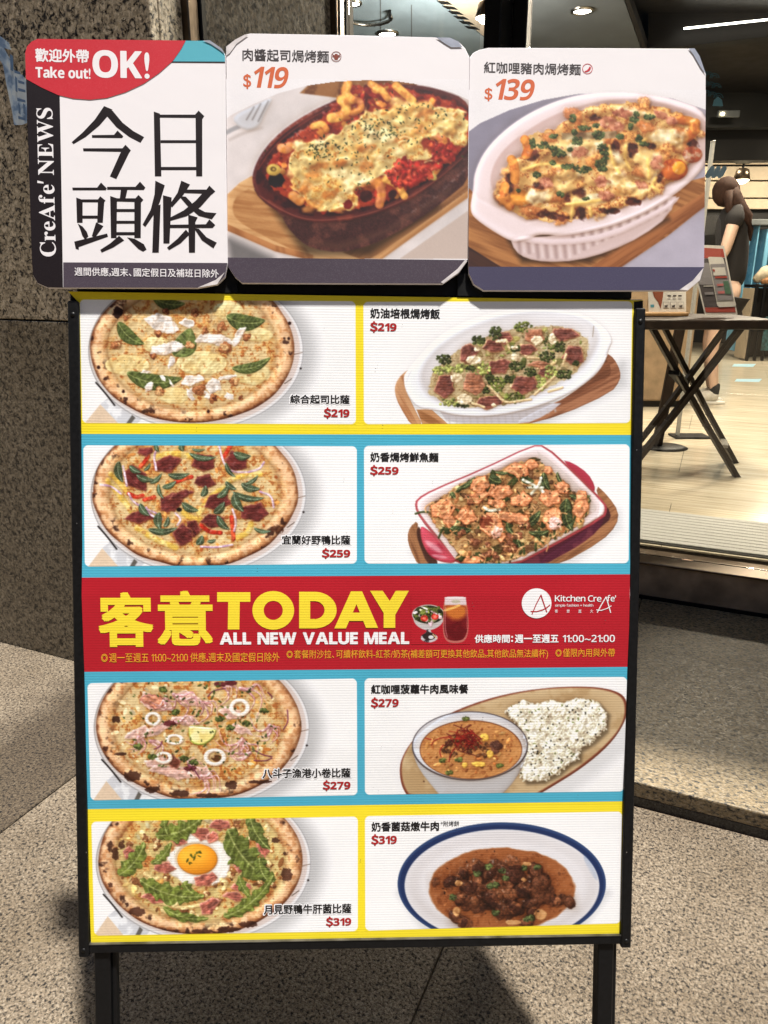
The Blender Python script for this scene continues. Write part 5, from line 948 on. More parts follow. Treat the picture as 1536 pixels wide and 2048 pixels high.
    for x, y, a, b in [(1035, 665, 34, 50), (940, 650, 30, 44), (725, 920, 40, 34), (645, 945, 22, 24), (1200, 830, 24, 30), (725, 1045, 34, 36), (430, 690, 46, 36), (520, 1050, 60, 22), (300, 860, 26, 60), (1400, 650, 30, 60), (900, 1030, 60, 20), (1040, 975, 50, 22), (620, 1070, 70, 14), (480, 880, 40, 26), (1000, 450, 40, 14), (820, 470, 36, 16), (1150, 640, 30, 16)]:
        p.ell(x, y, a, b, (112, 54, 40), rough=14, rs=26, h=-12, col2=(66, 34, 30), vs=30, gloss=.5, soft=16, alpha=.9)
    for q in [[(270, 880), (260, 940), (300, 1000)], [(310, 720), (330, 760), (330, 840)], [(1350, 600), (1410, 560), (1420, 500)], [(1330, 480), (1400, 490), (1420, 540)], [(390, 600), (420, 640), (400, 690)]]:
        p.line(q, 56, (226, 150, 72), h=20, gloss=.6, col2=(206, 116, 56), vs=40)
    p.ell(1290, 780, 82, 66, (206, 110, 50), h=34, edge=60, gloss=.7, col2=(170, 70, 36), vs=40); p.ell(1320, 770, 40, 40, (238, 166, 60), h=10, edge=30, gloss=.6); p.ell(1400, 690, 60, 50, (176, 90, 56), h=18, edge=40, col2=(196, 150, 120), vs=30, gloss=.6)
    p.ell(360, 950, 60, 50, (226, 150, 64), h=18, edge=40, gloss=.4)
    for P in [[(560, 790), (640, 760), (760, 800), (700, 850), (700, 900), (620, 940), (560, 900)], [(880, 680), (920, 640), (980, 700), (1020, 760), (960, 800), (880, 770)], [(1030, 720), (1120, 640), (1220, 690), (1230, 760), (1180, 830), (1120, 860), (1080, 760)], [(1120, 560), (1240, 520), (1370, 560), (1360, 640), (1320, 670), (1230, 620), (1150, 610)], [(420, 900), (560, 880), (560, 960), (480, 1010), (400, 980)], [(660, 960), (820, 930), (900, 960), (840, 1000), (700, 1010)], [(840, 800), (960, 780), (1040, 860), (1140, 900), (1100, 960), (960, 880), (860, 900)], [(560, 600), (760, 560), (900, 620), (760, 700), (600, 720)], [(900, 400), (1100, 400), (1180, 480), (1000, 470)]]:
        r = p.poly(P, (240, 204, 136), smooth=2, h=16, edge=46, rough=24, rs=60, soft=30, alpha=.85, col2=(248, 232, 192), vs=70, gloss=.8)
        w3, sd3 = r; p.H[w3] += 5 * fbm(p.X[w3] * .6, p.Y[w3], 26, 3, 31) * np.clip(-sd3 / 20, 0, 1)
    for q in [[(900, 640), (910, 720), (960, 800)], [(1000, 640), (990, 720), (1030, 780)], [(1080, 620), (1120, 600)], [(640, 990), (760, 980), (900, 950)], [(780, 1010), (790, 1060)], [(680, 1000), (670, 1070)], [(1180, 830), (1150, 880), (1200, 910)], [(1130, 720), (1140, 830)], [(380, 780), (500, 740), (600, 760)]]:
        p.line(q, 20, (238, 198, 116), h=12, gloss=.5, soft=10)
    for q in [(900, 500, 80, 44, 10), (1280, 490, 50, 30, 20), (980, 440, 80, 30, 5), (850, 850, 50, 40, 0), (1190, 740, 50, 60, 20), (520, 860, 60, 30, 20), (720, 680, 60, 40, 0), (1090, 870, 60, 26, 20), (940, 520, 70, 40, 10), (880, 940, 60, 40, 0), (1210, 450, 60, 26, 30)]:
        p.ell(q[0], q[1], q[2] * .8, q[3] * .8, (206, 140, 106), ang=q[4], h=14, edge=24, rough=12, rs=24, col2=(176, 104, 78), vs=18, gloss=.6, soft=14)
    p.bits(110, rf, 3, 9, [(244, 222, 170), (200, 124, 66), (150, 80, 48)], h=1, gloss=.6, alpha=.5)
    p.H = boxblur(p.H, 2)
    p.poly([(612, 560), (945, 548), (950, 592), (615, 600)], (160, 140, 110), alpha=.75, soft=6, h=1.5)
    for x, y, a, b in [(680, 470, 20, 24), (500, 632, 34, 20), (560, 650, 26, 14), (600, 680, 50, 24), (662, 660, 14, 10), (708, 608, 34, 26), (835, 572, 40, 24), (690, 556, 16, 16), (860, 660, 34, 36), (850, 745, 34, 44), (878, 700, 16, 30), (665, 762, 60, 16), (745, 780, 46, 20), (462, 812, 22, 18), (604, 930, 20, 18), (1050, 480, 26, 18), (1062, 450, 14, 20), (1142, 462, 34, 16), (1080, 595, 20, 22), (1115, 628, 30, 12), (565, 578, 24, 12), (435, 615, 14, 24), (440, 640, 14, 14), (750, 530, 40, 14), (820, 515, 20, 10), (965, 582, 22, 14), (560, 740, 14, 12), (760, 955, 20, 8), (352, 908, 8, 8), (1028, 520, 10, 20), (860, 775, 30, 16)]:
        p.broc(x, y, a, b, (52, 84, 46))
    m = (arc > 0); p.C[m] = rgb(244, 240, 243); p.H[m] = 0; p.M[m] = 0; p.G[m] = 0
# ------------------------------------------------------------------ the menu stand
YAW, LEAN, ROLL = 0.03629805, -0.25565676, 0.01418987
BM3 = Matrix.Rotation(YAW, 3, 'Z') @ Matrix.Rotation(LEAN, 3, 'X') @ Matrix.Rotation(ROLL, 3, 'Y')
BC = Vector((-0.0327441, 0.90521262, 0.74722249)); BW, BH = .74908, .8772
BX, BY, BZ = BM3.col[0].copy(), BM3.col[1].copy(), BM3.col[2].copy()
ZC = BC.z / BZ.z; BO = BC - BZ * ZC                     # foot of the stand on the ground
BMAT = Matrix.Translation(BO) @ BM3.to_4x4()
BINV = BMAT.inverted()
_OFF = 0.0
def B(px, py, off=None):
    if off is None: off = _OFF
    """photo pixel -> (x, z) on the tilted board"""
    d = BM3.transposed() @ ray(px, py); o = BINV @ EYE; t = (-off - o.y) / d.y; q = o + d * t; return (q.x, q.z)
def to_px(x, y, z):
    """board coordinates (arrays) -> photo pixels, to read the print layout off the photograph"""
    M = np.array(BM3); w = np.stack([x, y, z], -1) @ M.T + np.array(BO) - np.array(EYE)
    dep = w @ np.array(_F); return 768 + FPX * w[..., 0] / dep, 1024 - FPX * (w @ np.array(_U)) / dep
_kz = [(B(700, y)[1], a) for y, a in [(560, 0), (585, 0), (880, .0010), (1189, .0058), (1494, .0028), (1615, .0002), (1860, .0004), (1900, 0)]][::-1]
_KX = np.array([a for a, b in _kz]); _KY = np.array([b for a, b in _kz])
def wave(x, z): return np.interp(z, _KX, _KY)
class Fr:
    """a flat thing in the plane of the board: origin (x0, z0), base depth, optional sheet wave"""
    def __init__(s, name, x0, z0, base, wv, label, cat, group=None):
        s.x0, s.z0, s.base, s.wv = x0, z0, base, wv
        s.e = empty(name, (0, 0, 0), 0, label, cat, group); s.e.matrix_world = BMAT @ Matrix.Translation((x0, 0, z0))
        s.par = s.e
    def y(s, x, z, off): return -(s.base + off) - (wave(x, z) if s.wv else 0)
    def V(s, P, off):
        P = np.asarray(P, float).reshape(-1, 2); y = s.y(P[:, 0], P[:, 1], off) * np.ones(len(P))
        return np.stack([P[:, 0] - s.x0, y, P[:, 1] - s.z0], 1)
PRINT = {}
def print_mat(name, c=None, flute=True, rough=.42, grain=.035, speck=0):
    key = (name,)
    if key in PRINT: return PRINT[key]
    k = NT(name); tc = k.n('ShaderNodeTexCoord'); nz = k.n('ShaderNodeTexNoise', i_Scale=9, i_Detail=5); k.l(tc.outputs['Object'], nz.inputs['Vector'])
    if c is None: a = k.n('ShaderNodeAttribute', attribute_name='ink'); src = a.outputs['Color']
    else: a = k.n('ShaderNodeRGB'); a.outputs[0].default_value = tuple(np.array(L8(*c)[:3]) * .86) + (1,); src = a.outputs[0]
    dirt = k.ramp(nz.outputs[0], [(.25, (1 - 2.2 * grain,) * 3), (.6, (1, 1, 1))])
    m = k.n('ShaderNodeMix', data_type='RGBA', blend_type='MULTIPLY'); m.inputs[0].default_value = 1; k.l(src, m.inputs[6]); k.l(dirt, m.inputs[7])
    out = m.outputs[2]
    if speck:
        n2 = k.n('ShaderNodeTexNoise', i_Scale=900, i_Detail=1); k.l(tc.outputs['Object'], n2.inputs['Vector']); m3 = k.n('ShaderNodeMix', data_type='RGBA', blend_type='ADD'); m3.inputs[0].default_value = 1
        k.l(out, m3.inputs[6]); k.l(k.ramp(n2.outputs[0], [(.5, (0, 0, 0)), (.75, (speck,) * 3)]), m3.inputs[7]); out = m3.outputs[2]
    k.l(out, k.b.inputs['Base Color']); k.b.inputs['Roughness'].default_value = rough; k.b.inputs['Specular IOR Level'].default_value = .35
    n3 = k.n('ShaderNodeTexNoise', i_Scale=26, i_Detail=4); k.l(tc.outputs['Object'], n3.inputs['Vector'])
    b1 = k.bump(n3.outputs[0], .14, .0016)
    if flute:
        w = k.n('ShaderNodeTexWave', wave_type='BANDS', bands_direction='Z', i_Scale=92, i_Distortion=.5, i_Detail=1); k.l(tc.outputs['Object'], w.inputs['Vector']); b1 = k.bump(w.outputs[1], .28, .00025, b1)
    k.l(b1, k.b.inputs['Normal']); PRINT[key] = k.m; return k.m
def poly(fr, name, P, off, m, parent=None, sub=0):
    P = np.array([B(*q) for q in P]); n = len(P); c = P.mean(0)
    return mesh(name, fr.V(P, off), [tuple(range(n))[::-1]], m, parent or fr.par)
def band(fr, name, tl, tr, br, bl, off, m, parent=None, n=40):
    a, b, c, d = [np.array(B(*q)) for q in (tl, tr, br, bl)]; P = []
    for i in range(n + 1):
        t = i / n; P += [a + (d - a) * t, b + (c - b) * t]
    return mesh(name, fr.V(P, off), [(2 * i, 2 * i + 2, 2 * i + 3, 2 * i + 1) for i in range(n)], m, parent or fr.par)
# ---- lettering: glyph outlines of the built-in font, thickened and laid on the sheet
GC = {}
def glyph(ch):
    if ch in GC: return GC[ch]
    cu = bpy.data.curves.new('g', 'FONT'); cu.body = ch; cu.size = 1; cu.resolution_u = 3; o = bpy.data.objects.new('g', cu); COL.objects.link(o)
    dg = bpy.context.evaluated_depsgraph_get(); me = bpy.data.meshes.new_from_object(o.evaluated_get(dg))
    v = np.array([q.co[:2] for q in me.vertices]).reshape(-1, 2); f = [tuple(p.vertices) for p in me.polygons]
    bpy.data.objects.remove(o); bpy.data.curves.remove(cu); bpy.data.meshes.remove(me); GC[ch] = (v, f); return GC[ch]
def sb(s, up=0x1D5D4, lo=0x1D5EE, dg=0x1D7EC):
    r = ''
    for c in s:
        if 'A' <= c <= 'Z': r += chr(up + ord(c) - 65)
        elif 'a' <= c <= 'z': r += chr(lo + ord(c) - 97)
        elif '0' <= c <= '9' and dg: r += chr(dg + ord(c) - 48)
        else: r += c
    return r
def layout(s, gap=.06, space=.26, italic=0):
    global _BM
    pen = 0; VV = []; FF = []; n = 0; _BM = []
    for ch in s:
        if ch == ' ': pen += space; continue
        if ch == '\u3000': pen += .9; continue
        v, f = glyph(ch)
        if not len(v): pen += .5; continue
        o = ord(ch)
        if 0x2E80 <= o < 0xFF00 or ch == '◎': x = v[:, 0] + pen; pen += 1.0 if ch not in '、，' else .55
        else:
            w = np.ptp(v[:, 0]); x = v[:, 0] - v[:, 0].min() + pen + gap / 2
            pen += w + gap
        VV.append(np.stack([x + italic * v[:, 1], v[:, 1]], 1)); FF += [tuple(i + n for i in q) for q in f]; n += len(v); _BM += [3.4 if ch == '＄' else 1] * len(v)
    return np.concatenate(VV), FF
def text(fr, s, x0, x1, y0, y1, m, off, bold=0, parent=None, gap=.06, space=.26, name='lettering', keep=False, italic=0, nb=8, label=None, square=False):
    """s between photo pixels x0..x1, ink from y0 to y1 (keep: width sets the size)"""
    v, f = layout(s, gap, space, italic); lo = v.min(0) - bold; hi = v.max(0) + bold
    a = B(x0, (y0 + y1) / 2); b = B(x1, (y0 + y1) / 2); sx = (b[0] - a[0]) / (hi[0] - lo[0]); xm = (x0 + x1) / 2
    zt = B(xm, y0)[1]; zb = B(xm, y1)[1]; sy = sx if keep else (zt - zb) / (hi[1] - lo[1]); zc = (zt + zb) / 2
    bm_ = np.array(_BM); sh = [(0, 0)] + ([(i * bold, j * bold) for i in (-1, 0, 1) for j in (-1, 0, 1) if i or j] if square else [(math.cos(i * 2 * math.pi / nb) * bold, math.sin(i * 2 * math.pi / nb) * bold) for i in range(nb)] if bold else [])
    VV = []; FF = []; n = 0
    for k, (dx, dy) in enumerate(sh):
        P = np.stack([a[0] + (v[:, 0] + dx * bm_ - lo[0]) * sx, zc + (v[:, 1] + dy * bm_ - (lo[1] + hi[1]) / 2) * sy], 1)
        VV.append(fr.V(P, off + k * 4e-6)); FF += [tuple(i + n for i in q) for q in f]; n += len(v)
    o = mesh(name, np.concatenate(VV), FF, m, parent or fr.par); 
    if label: o['label'] = label
    return o
def strokes(fr, polys, org, sc, off, m, parent=None, name='lettering'):
    """hand drawn characters: polygons in enlarged-photo coordinates, each a hair above the last"""
    VV = []; FF = []; n = 0
    for k, P in enumerate(polys):
        Q = np.array([B(org[0] + x / sc, org[1] + y / sc) for x, y in P]); VV.append(fr.V(Q, off + k * 4e-6)); FF.append(tuple(range(n, n + len(Q)))); n += len(Q)
    return mesh(name, np.concatenate(VV), FF, m, parent or fr.par)
def pline(P, w):
    """polyline of width w as quads"""
    out = []
    for (x0, y0), (x1, y1) in zip(P, P[1:]):
        d = math.hypot(x1 - x0, y1 - y0) + 1e-9; nx = -(y1 - y0) / d * w / 2; ny = (x1 - x0) / d * w / 2; ex = (x1 - x0) / d * w * .25; ey = (y1 - y0) / d * w * .25
        out.append([(x0 + nx - ex, y0 + ny - ey), (x1 + nx + ex, y1 + ny + ey), (x1 - nx + ex, y1 - ny + ey), (x0 - nx - ex, y0 - ny - ey)])
    return out
def picture(fr, name, fn, quad, org, sc, step, bg, off, m, parent=None, corner=None, seed=3, label=None, sh={}):
    a, b, c, d = [np.array(B(org[0] + x / sc, org[1] + y / sc)) for x, y in quad]
    nu = int((quad[1][0] - quad[0][0]) / step) + 1; nv = int((quad[3][1] - quad[0][1]) / step) + 1
    u, v = np.meshgrid(np.linspace(0, 1, nu), np.linspace(0, 1, nv)); u = u[..., None]; v = v[..., None]
    P = (a * (1 - u) + b * u) * (1 - v) + (d * (1 - u) + c * u) * v
    px, py = to_px(P[..., 0], P[..., 0] * 0 - _OFF, P[..., 1]); X = (px - org[0]) * sc; Y = (py - org[1]) * sc
    p = Pic(X, Y, bg, seed); fn(p); C = p.shade(**sh)
    if corner:
        r, col = corner; Q = np.array([quad[0], quad[1], quad[2], quad[3]], float); Lx = X[:, :1]; Rx = X[:, -1:]; Ty = Y[:1, :]; By = Y[-1:, :]
        dx = np.maximum(r - (X - Lx), r - (Rx - X)).clip(0); dy = np.maximum(r - (Y - Ty), r - (By - Y)).clip(0)
        t = np.clip((np.hypot(dx, dy) - r) / step + .5, 0, 1)[..., None]; C = C * (1 - t) + rgb(col) * t
    col = np.concatenate([lin(C.reshape(-1, 3)) * .86, np.ones((nu * nv, 1))], 1).astype(np.float32)
    Vt = fr.V(P.reshape(-1, 2), off).astype(np.float32)
    i = np.arange(nu * nv).reshape(nv, nu); q = np.stack([i[:-1, :-1], i[1:, :-1], i[1:, 1:], i[:-1, 1:]], -1).reshape(-1, 4).astype(np.int32)
    me = bpy.data.meshes.new(name); me.vertices.add(len(Vt)); me.vertices.foreach_set('co', Vt.ravel()); nf = len(q)
    me.loops.add(nf * 4); me.loops.foreach_set('vertex_index', q.ravel()); me.polygons.add(nf)
    me.polygons.foreach_set('loop_start', np.arange(0, nf * 4, 4, dtype=np.int32)); me.update(calc_edges=True)
    at = me.color_attributes.new('ink', 'FLOAT_COLOR', 'POINT'); at.data.foreach_set('color', col.ravel())
    o = link(name, me, m, parent or fr.par, True)
    if label: o['label'] = label
    return o
YEL = (250, 228, 48); BLU = (78, 178, 208); RED = (184, 30, 44); WHT = (250, 250, 253)
ST = Fr('menu_stand', 0, 0, 0, True, 'tall black framed menu stand with yellow, blue and red food poster on the granite pavement', 'menu board')
root = ST.e
hw = BW / 2; zb, zt = ZC - BH / 2, ZC + BH / 2
m_ = MB(); m_.box((-hw, -.006, zb - .004), (-hw + .0135, .022, zt - .0125), .0015).build('side_rail', M_BLACK, root)
MB().box((hw - .0135, -.006, zb - .004), (hw, .022, zt - .0125), .0015).build('side_rail', M_BLACK, root)
MB().box((-hw + .0135, -.0045, zb + .001), (hw - .0135, .02, zb + .0125), .001).build('bottom_rail', M_BLACK, root)
MB().box((-hw + .0137, -.0052, zb + .0128), (hw - .0137, .002, zb + .0138)).build('rail_lip', mat('worn_black_edge', (.05, .047, .042), .3, noise=.8, ns=30), root)  # thin rail lip in a paler, uneven black
MB().box((-hw, .003, zt - .012), (hw, .022, zt + .0008), .0015).build('top_rail', M_BLACK, root)
MB().box((-hw + .0135, .006, zb + .013), (hw - .0135, .010, zt - .013)).build('backing_sheet', M_BLACKP, root)
# backing plate that carries the three header panels
x0, z0 = B(150, 540); x1, z1 = B(1270, 400); MB().box((x0, .0042, zt + .0015), (x1, .010, z1), .001).build('header_backing', M_BLACKP, root)
for a, b in [(430, 475), (915, 965)]:
    xa, _ = B(a, 575); xb, _ = B(b, 575); MB().box((xa, -.0015, zt + .0012), (xb, .004, zt + .03)).build('header_bracket', M_BLACKP, root)
# legs: front pair follows the board, rear pair spreads behind it
for px0, px1 in [(188, 229), (1196, 1236)]:
    xa = B(px0, 1925)[0]; xb = B(px1, 1925)[0]
    MB().box((xa, .0, .012), (xb - .006, .022, zb + .0), .0015).build('front_leg', M_BLACK, root)
    MB().box((xb - .0055, .006, .012), (xb, .020, zb + .0), .001).build('leg_flange', M_BLACK, root)
    MB().box((xa - .003, -.004, -.002), (xb + .001, .028, .02), .003).build('rubber_foot', M_BLACKP, root)
    w0 = BINV @ (BMAT @ Vector(((xa + xb) / 2, .024, zt - .05))); gr = BINV @ Vector(((BMAT @ Vector(((xa + xb) / 2, 0, 0))).x, (BMAT @ Vector((0, .02, zt - .05))).y + .30, .0))
    MB().bar(w0, gr, .024, .018, .0015, (1, 0, 0)).build('rear_leg', M_BLACK, root)
xa = B(209, 2048)[0]; xb = B(1215, 2048)[0]
MB().box((xa + .01, .004, .05), (xb - .01, .018, .064), .001).build('cross_bar', M_BLACK, root)
# the printed sheet: flat colour bands, cards, photographs, lettering
sheet = MB().box((0, 0, 0), (.001, .001, .001)).build('poster_sheet', M_BLACKP, root)
bpy.data.objects.remove(sheet)
M_YEL = print_mat('yellow_print', YEL); M_BLU = print_mat('blue_print', BLU); M_RED = print_mat('red_print', RED); M_INK = print_mat('photo_print'); M_TXT = print_mat('black_ink', (28, 26, 28)); M_PRC = print_mat('price_red_ink', (176, 34, 36)); M_WT = print_mat('white_ink', WHT); M_YT = print_mat('yellow_ink', (252, 226, 60)); M_OT = print_mat('orange_yellow_ink', (240, 170, 50))
poster = band(ST, 'poster', (153, 604), (1268, 604), (1244, 1869), (182, 1891), -.0003, M_WT); poster['label'] = 'corrugated plastic poster printed with eight dishes and a red banner'
for v in poster.data.vertices: pass
band(ST, 'yellow_band', (136.5, 583), (1289, 601), (1268, 603), (153, 600), .0001, M_YEL, poster, 2)
T = [('yellow_band', (137, 583), (1288.5, 601), (1288, 606), (137.5, 600), M_YEL)]
band(ST, 'yellow_band', (153.5, 599), (1267.5, 603), (1264, 870), (160, 868), .0002, M_YEL, poster)
band(ST, 'blue_band', (160, 868), (1264, 870), (1257, 1147.5), (164, 1154), .0002, M_BLU, poster)
band(ST, 'red_banner', (164, 1154), (1257, 1147.5), (1254, 1332), (167, 1342), .0002, M_RED, poster)
band(ST, 'blue_band', (167, 1342), (1254, 1332), (1249, 1602), (173, 1618), .0002, M_BLU, poster)
band(ST, 'yellow_band', (173, 1618), (1249, 1602), (1243.5, 1867), (182.5, 1889), .0002, M_YEL, poster)
cards = [
 (pic1, [(75, 48), (1488, 57), (1490, 688), (90, 682)], (130, 580), YEL, 'photo of a cheese, walnut and basil pizza'),
 (pic2, [(42, 60), (1420, 57), (1408, 682), (45, 688)], (710, 580), YEL, 'photo of baked rice with bacon and broccoli in a white oval dish'),
 (pic3, [(95, 52), (1495, 57), (1495, 657), (108, 672)], (130, 870), BLU, 'photo of a pizza with duck, peppers and basil'),
 (pic4, [(45, 55), (1405, 47), (1395, 655), (48, 657)], (710, 870), BLU, 'photo of baked pasta with fish in a square red dish'),
 (pic5, [(120, 62), (1495, 38), (1498, 640), (132, 667)], (130, 1340), BLU, 'photo of a squid pizza with a lemon wedge'),
 (pic6, [(48, 37), (1388, 30), (1378, 620), (50, 638)], (710, 1340), BLU, 'photo of a curry bowl with rice on a brown plate'),
 (pic7, [(135, 84), (1500, 57), (1500, 645), (150, 668)], (130, 1610), YEL, 'photo of an egg and rocket pizza'),
 (pic8, [(50, 55), (1368, 32), (1360, 605), (52, 643)], (710, 1610), YEL, 'photo of beef stew in a blue rimmed plate')]
for i, (fn, q, org, col, lab) in enumerate(cards):
    picture(ST, 'food_picture', fn, q, org, 2.56, 3.0, WHT, .0003, M_INK, poster, (28, col), seed=5 + i, label=lab)
Z = lambda o: (lambda x, y: (o[0] + x / 2.56, o[1] + y / 2.56))
def card_text(org, s, x0, x1, y0, y1, price, p0, p1, q0, q1, outline=False):
    f = Z(org); a = f(x0, y0); b = f(x1, y1); c = f(p0, q0); d = f(p1, q1)
    if outline: text(ST, s, a[0] - 2.4, b[0] + 2.4, a[1] - 2.4, b[1] + 2.4, M_WT, .00048, .09, poster, nb=12, name='lettering_outline')
    text(ST, s, a[0], b[0], a[1], b[1], M_TXT, .0006, .030, poster)
    text(ST, '＄' + sb(price), c[0], d[0], c[1], d[1], M_PRC, .0007, .012, poster, gap=.05)
card_text((130, 580), '綜合起司比薩', 1153, 1457, 537, 584, '219', 1326, 1457, 603, 657, True)
card_text((710, 580), '奶油培根焗烤飯', 78, 435, 95, 147, '219', 78, 213, 162, 217)
card_text((130, 870), '宜蘭好野鴨比薩', 1112, 1461, 512, 560, '259', 1317, 1461, 578, 629, True)
card_text((710, 870), '奶香焗烤鮮魚麵', 78, 427, 89, 138, '259', 78, 223, 155, 208)
card_text((130, 1340), '八斗子漁港小卷比薩', 1012, 1462, 500, 550, '279', 1321, 1462, 561, 614, True)
card_text((710, 1340), '紅咖哩菠蘿牛肉風味餐', 82, 578, 68, 117, '279', 82, 223, 135, 190)
card_text((130, 1610), '月見野鴨牛肝菌比薩', 1018, 1466, 506, 556, '319', 1337, 1466, 569, 621, True)
card_text((710, 1610), '奶香菌菇燉牛肉', 84, 430, 84, 133, '319', 84, 214, 148, 204)
a = Z((710, 1610))(438, 80); b = Z((710, 1610))(533, 107); text(ST, '*附烤餅', a[0], b[0], a[1], b[1], M_TXT, .0007, .004, poster)
# banner
text(ST, '客', 200, 309, 1183, 1292, M_YT, .0006, .030, poster, square=True); text(ST, '意', 317, 427, 1180, 1289, M_YT, .0006, .026, poster, square=True)
def ringpoly(cx, cy, a, b, ai, bi, t0=0, t1=360, n=40):
    T_ = np.radians(np.linspace(t0, t1, n + 1)); out = []
    for i in range(n):
        c0, s0, c1, s1 = math.cos(T_[i]), math.sin(T_[i]), math.cos(T_[i + 1]), math.sin(T_[i + 1])
        out.append([(cx + a * c0, cy - b * s0), (cx + a * c1, cy - b * s1), (cx + ai * c1, cy - bi * s1), (cx + ai * c0, cy - bi * s0)])
    return out
TD = [[(436, 1183), (502, 1183), (502, 1202), (436, 1202)], [(458, 1201.5), (481, 1201.5), (480, 1257), (457, 1257)]]
TD += ringpoly(547.5, 1219, 41.5, 38.5, 19, 19)
TD += [[(599, 1182), (630, 1182), (630, 1200.5), (599, 1200.5)], [(599, 1237), (630, 1236), (630, 1255), (599, 1255)], [(599, 1200), (621, 1200), (621, 1237.5), (599, 1237.5)]] + ringpoly(629.5, 1218.5, 44, 36.5, 20, 18, -90, 90, 24)
TD += [[(702, 1181), (724, 1181), (692, 1255), (669, 1255)], [(702.5, 1181), (724, 1181), (756, 1254), (732, 1254)], [(690, 1223.5), (736, 1223.5), (742, 1240), (684, 1240)]]
TD += [[(740, 1180), (765, 1180), (790, 1216), (778, 1228), (768, 1226)], [(791, 1180), (817, 1180), (790, 1228), (768, 1226), (772, 1212)], [(767, 1222), (790, 1222), (790, 1254), (767, 1254)]]
strokes(ST, TD, (0, 0), 1, .00045, M_YT, poster)
text(ST, sb('ALL NEW VALUE MEAL'), 441, 818, 1262.5, 1287, M_WT, .0006, .022, poster, gap=.085, space=.32)
N_ = lambda s: sb(s, 0x1D5A0, 0x1D5BA, 0x1D7E2)
text(ST, '◎週一至週五 ' + N_('11:00~21:00') + ' 供應，週末及國定假日除外', 205, 560, 1303, 1323, M_OT, .0006, .003, poster, nb=4)
text(ST, '◎套餐附沙拉、可續杯飲料-紅茶/奶茶(補差額可更換其他飲品，其他飲品無法續杯)', 574, 1094, 1297, 1317, M_OT, .0006, .003, poster, nb=4)
text(ST, '◎僅限內用與外帶', 1109, 1227, 1295, 1312, M_OT, .0006, .003, poster, nb=4)
text(ST, '供應時間', 948, 1018, 1267, 1284, M_WT, .0006, .026, poster); text(ST, ':', 1020.5, 1024.5, 1270, 1282, M_WT, .0006, .03, poster); text(ST, '週一至週五', 1028, 1115, 1267, 1284, M_WT, .0006, .026, poster); text(ST, N_('11:00~21:00'), 1123, 1227, 1268, 1282.5, M_WT, .0006, .014, poster, gap=.09)
picture(ST, 'salad_and_tea_picture', pic_drink, [(316, 125), (622, 125), (622, 382), (316, 382)], (700, 1140), 2.603, 2.2, RED, .0005, M_INK, poster, label='photo of a salad bowl and a glass of iced tea')
cc = [(1071 + 29.5 * math.cos(t), 1205 + 29.8 * math.sin(t)) for t in np.linspace(0, 2 * math.pi, 49)[:-1]]
poly(ST, 'logo_disc', cc, .0006, M_WT, poster)
AL = pline([(942, 226), (963, 175), (988, 126)], 5) + pline([(988, 126), (1002, 168), (1018, 214)], 6) + pline([(936, 211), (965, 212), (995, 204), (1018, 192), (1034, 178)], 5.5)
strokes(ST, AL, (700, 1140), 2.603, .0008, M_RED, poster, 'logo_mark')
AR = pline([(1280, 216), (1302, 175), (1325, 136)], 5) + pline([(1325, 136), (1336, 172), (1349, 217)], 5) + pline([(1276, 203), (1300, 206), (1330, 196), (1352, 182)], 4)
strokes(ST, AR, (700, 1140), 2.603, .0006, M_WT, poster, 'logo_mark')
g6 = lambda x, y: (700 + x / 2.603, 1140 + y / 2.603)
def t6(s, x0, x1, y0, y1, m, bold=0, **k): a = g6(x0, y0); b = g6(x1, y1); return text(ST, s, a[0], b[0], a[1], b[1], m, .0006, bold, poster, **k)
t6(N_('Kitchen'), 1060, 1218, 126, 160, M_WT, .012); t6(N_('Cre'), 1231, 1301, 128, 161, M_WT, .012); t6(N_('fe') + "'", 1330, 1376, 126, 160, M_WT, .012); t6(N_('simple fashion + health'), 1061, 1259, 172, 191, M_WT, 0)
for ch, x in zip('客意直火', (1068, 1129, 1190, 1251)): t6(ch, x - 8, x + 8, 201, 218, M_WT, 0)
# dirt specks and scratches on the sheet
M_SPK = print_mat('dirt_speck', (96, 88, 84)); rs = np.random.RandomState(3); SP = []
for i in range(70):
    x = rs.uniform(190, 1230); y = rs.uniform(620, 1850); r = rs.uniform(.5, 1.3); SP.append([(x - r, y), (x, y - r * .7), (x + r, y), (x, y + r * .8)])
sp = strokes(ST, SP, (0, 0), 1, .0016, M_SPK, poster, 'dirt_specks'); sp['kind'] = 'stuff'
M_CHIP = mat('bare_metal_chip', (.35, .34, .33), .35, .8); 
for i, (px, py) in enumerate([(157, 1046), (176, 1700), (1250, 1700), (1270, 900), (1279, 640)]):
    x, z = B(px, py); mesh('paint_chip', [(x - .0007, -.0062, z), (x, -.0062, z - .0012), (x + .0008, -.0062, z), (x, -.0062, z + .0009)], [(0, 1, 2, 3)], M_CHIP, root)
for sx in (-1, 1):
    for z in (zb + .006, zt - .03):
        MB().lathe((0, 0, 0), [(.0001, .0012), (.0026, .0010), (.0032, 0)], 12).build('screw', M_BLACKP, root, True)
        o = root.children[-1] if False else bpy.data.objects[[k for k in bpy.data.objects.keys() if k.startswith('screw')][-1]]; o.rotation_euler = (rad(90), 0, 0); o.location = (sx * (hw - .0067), -.006, z)
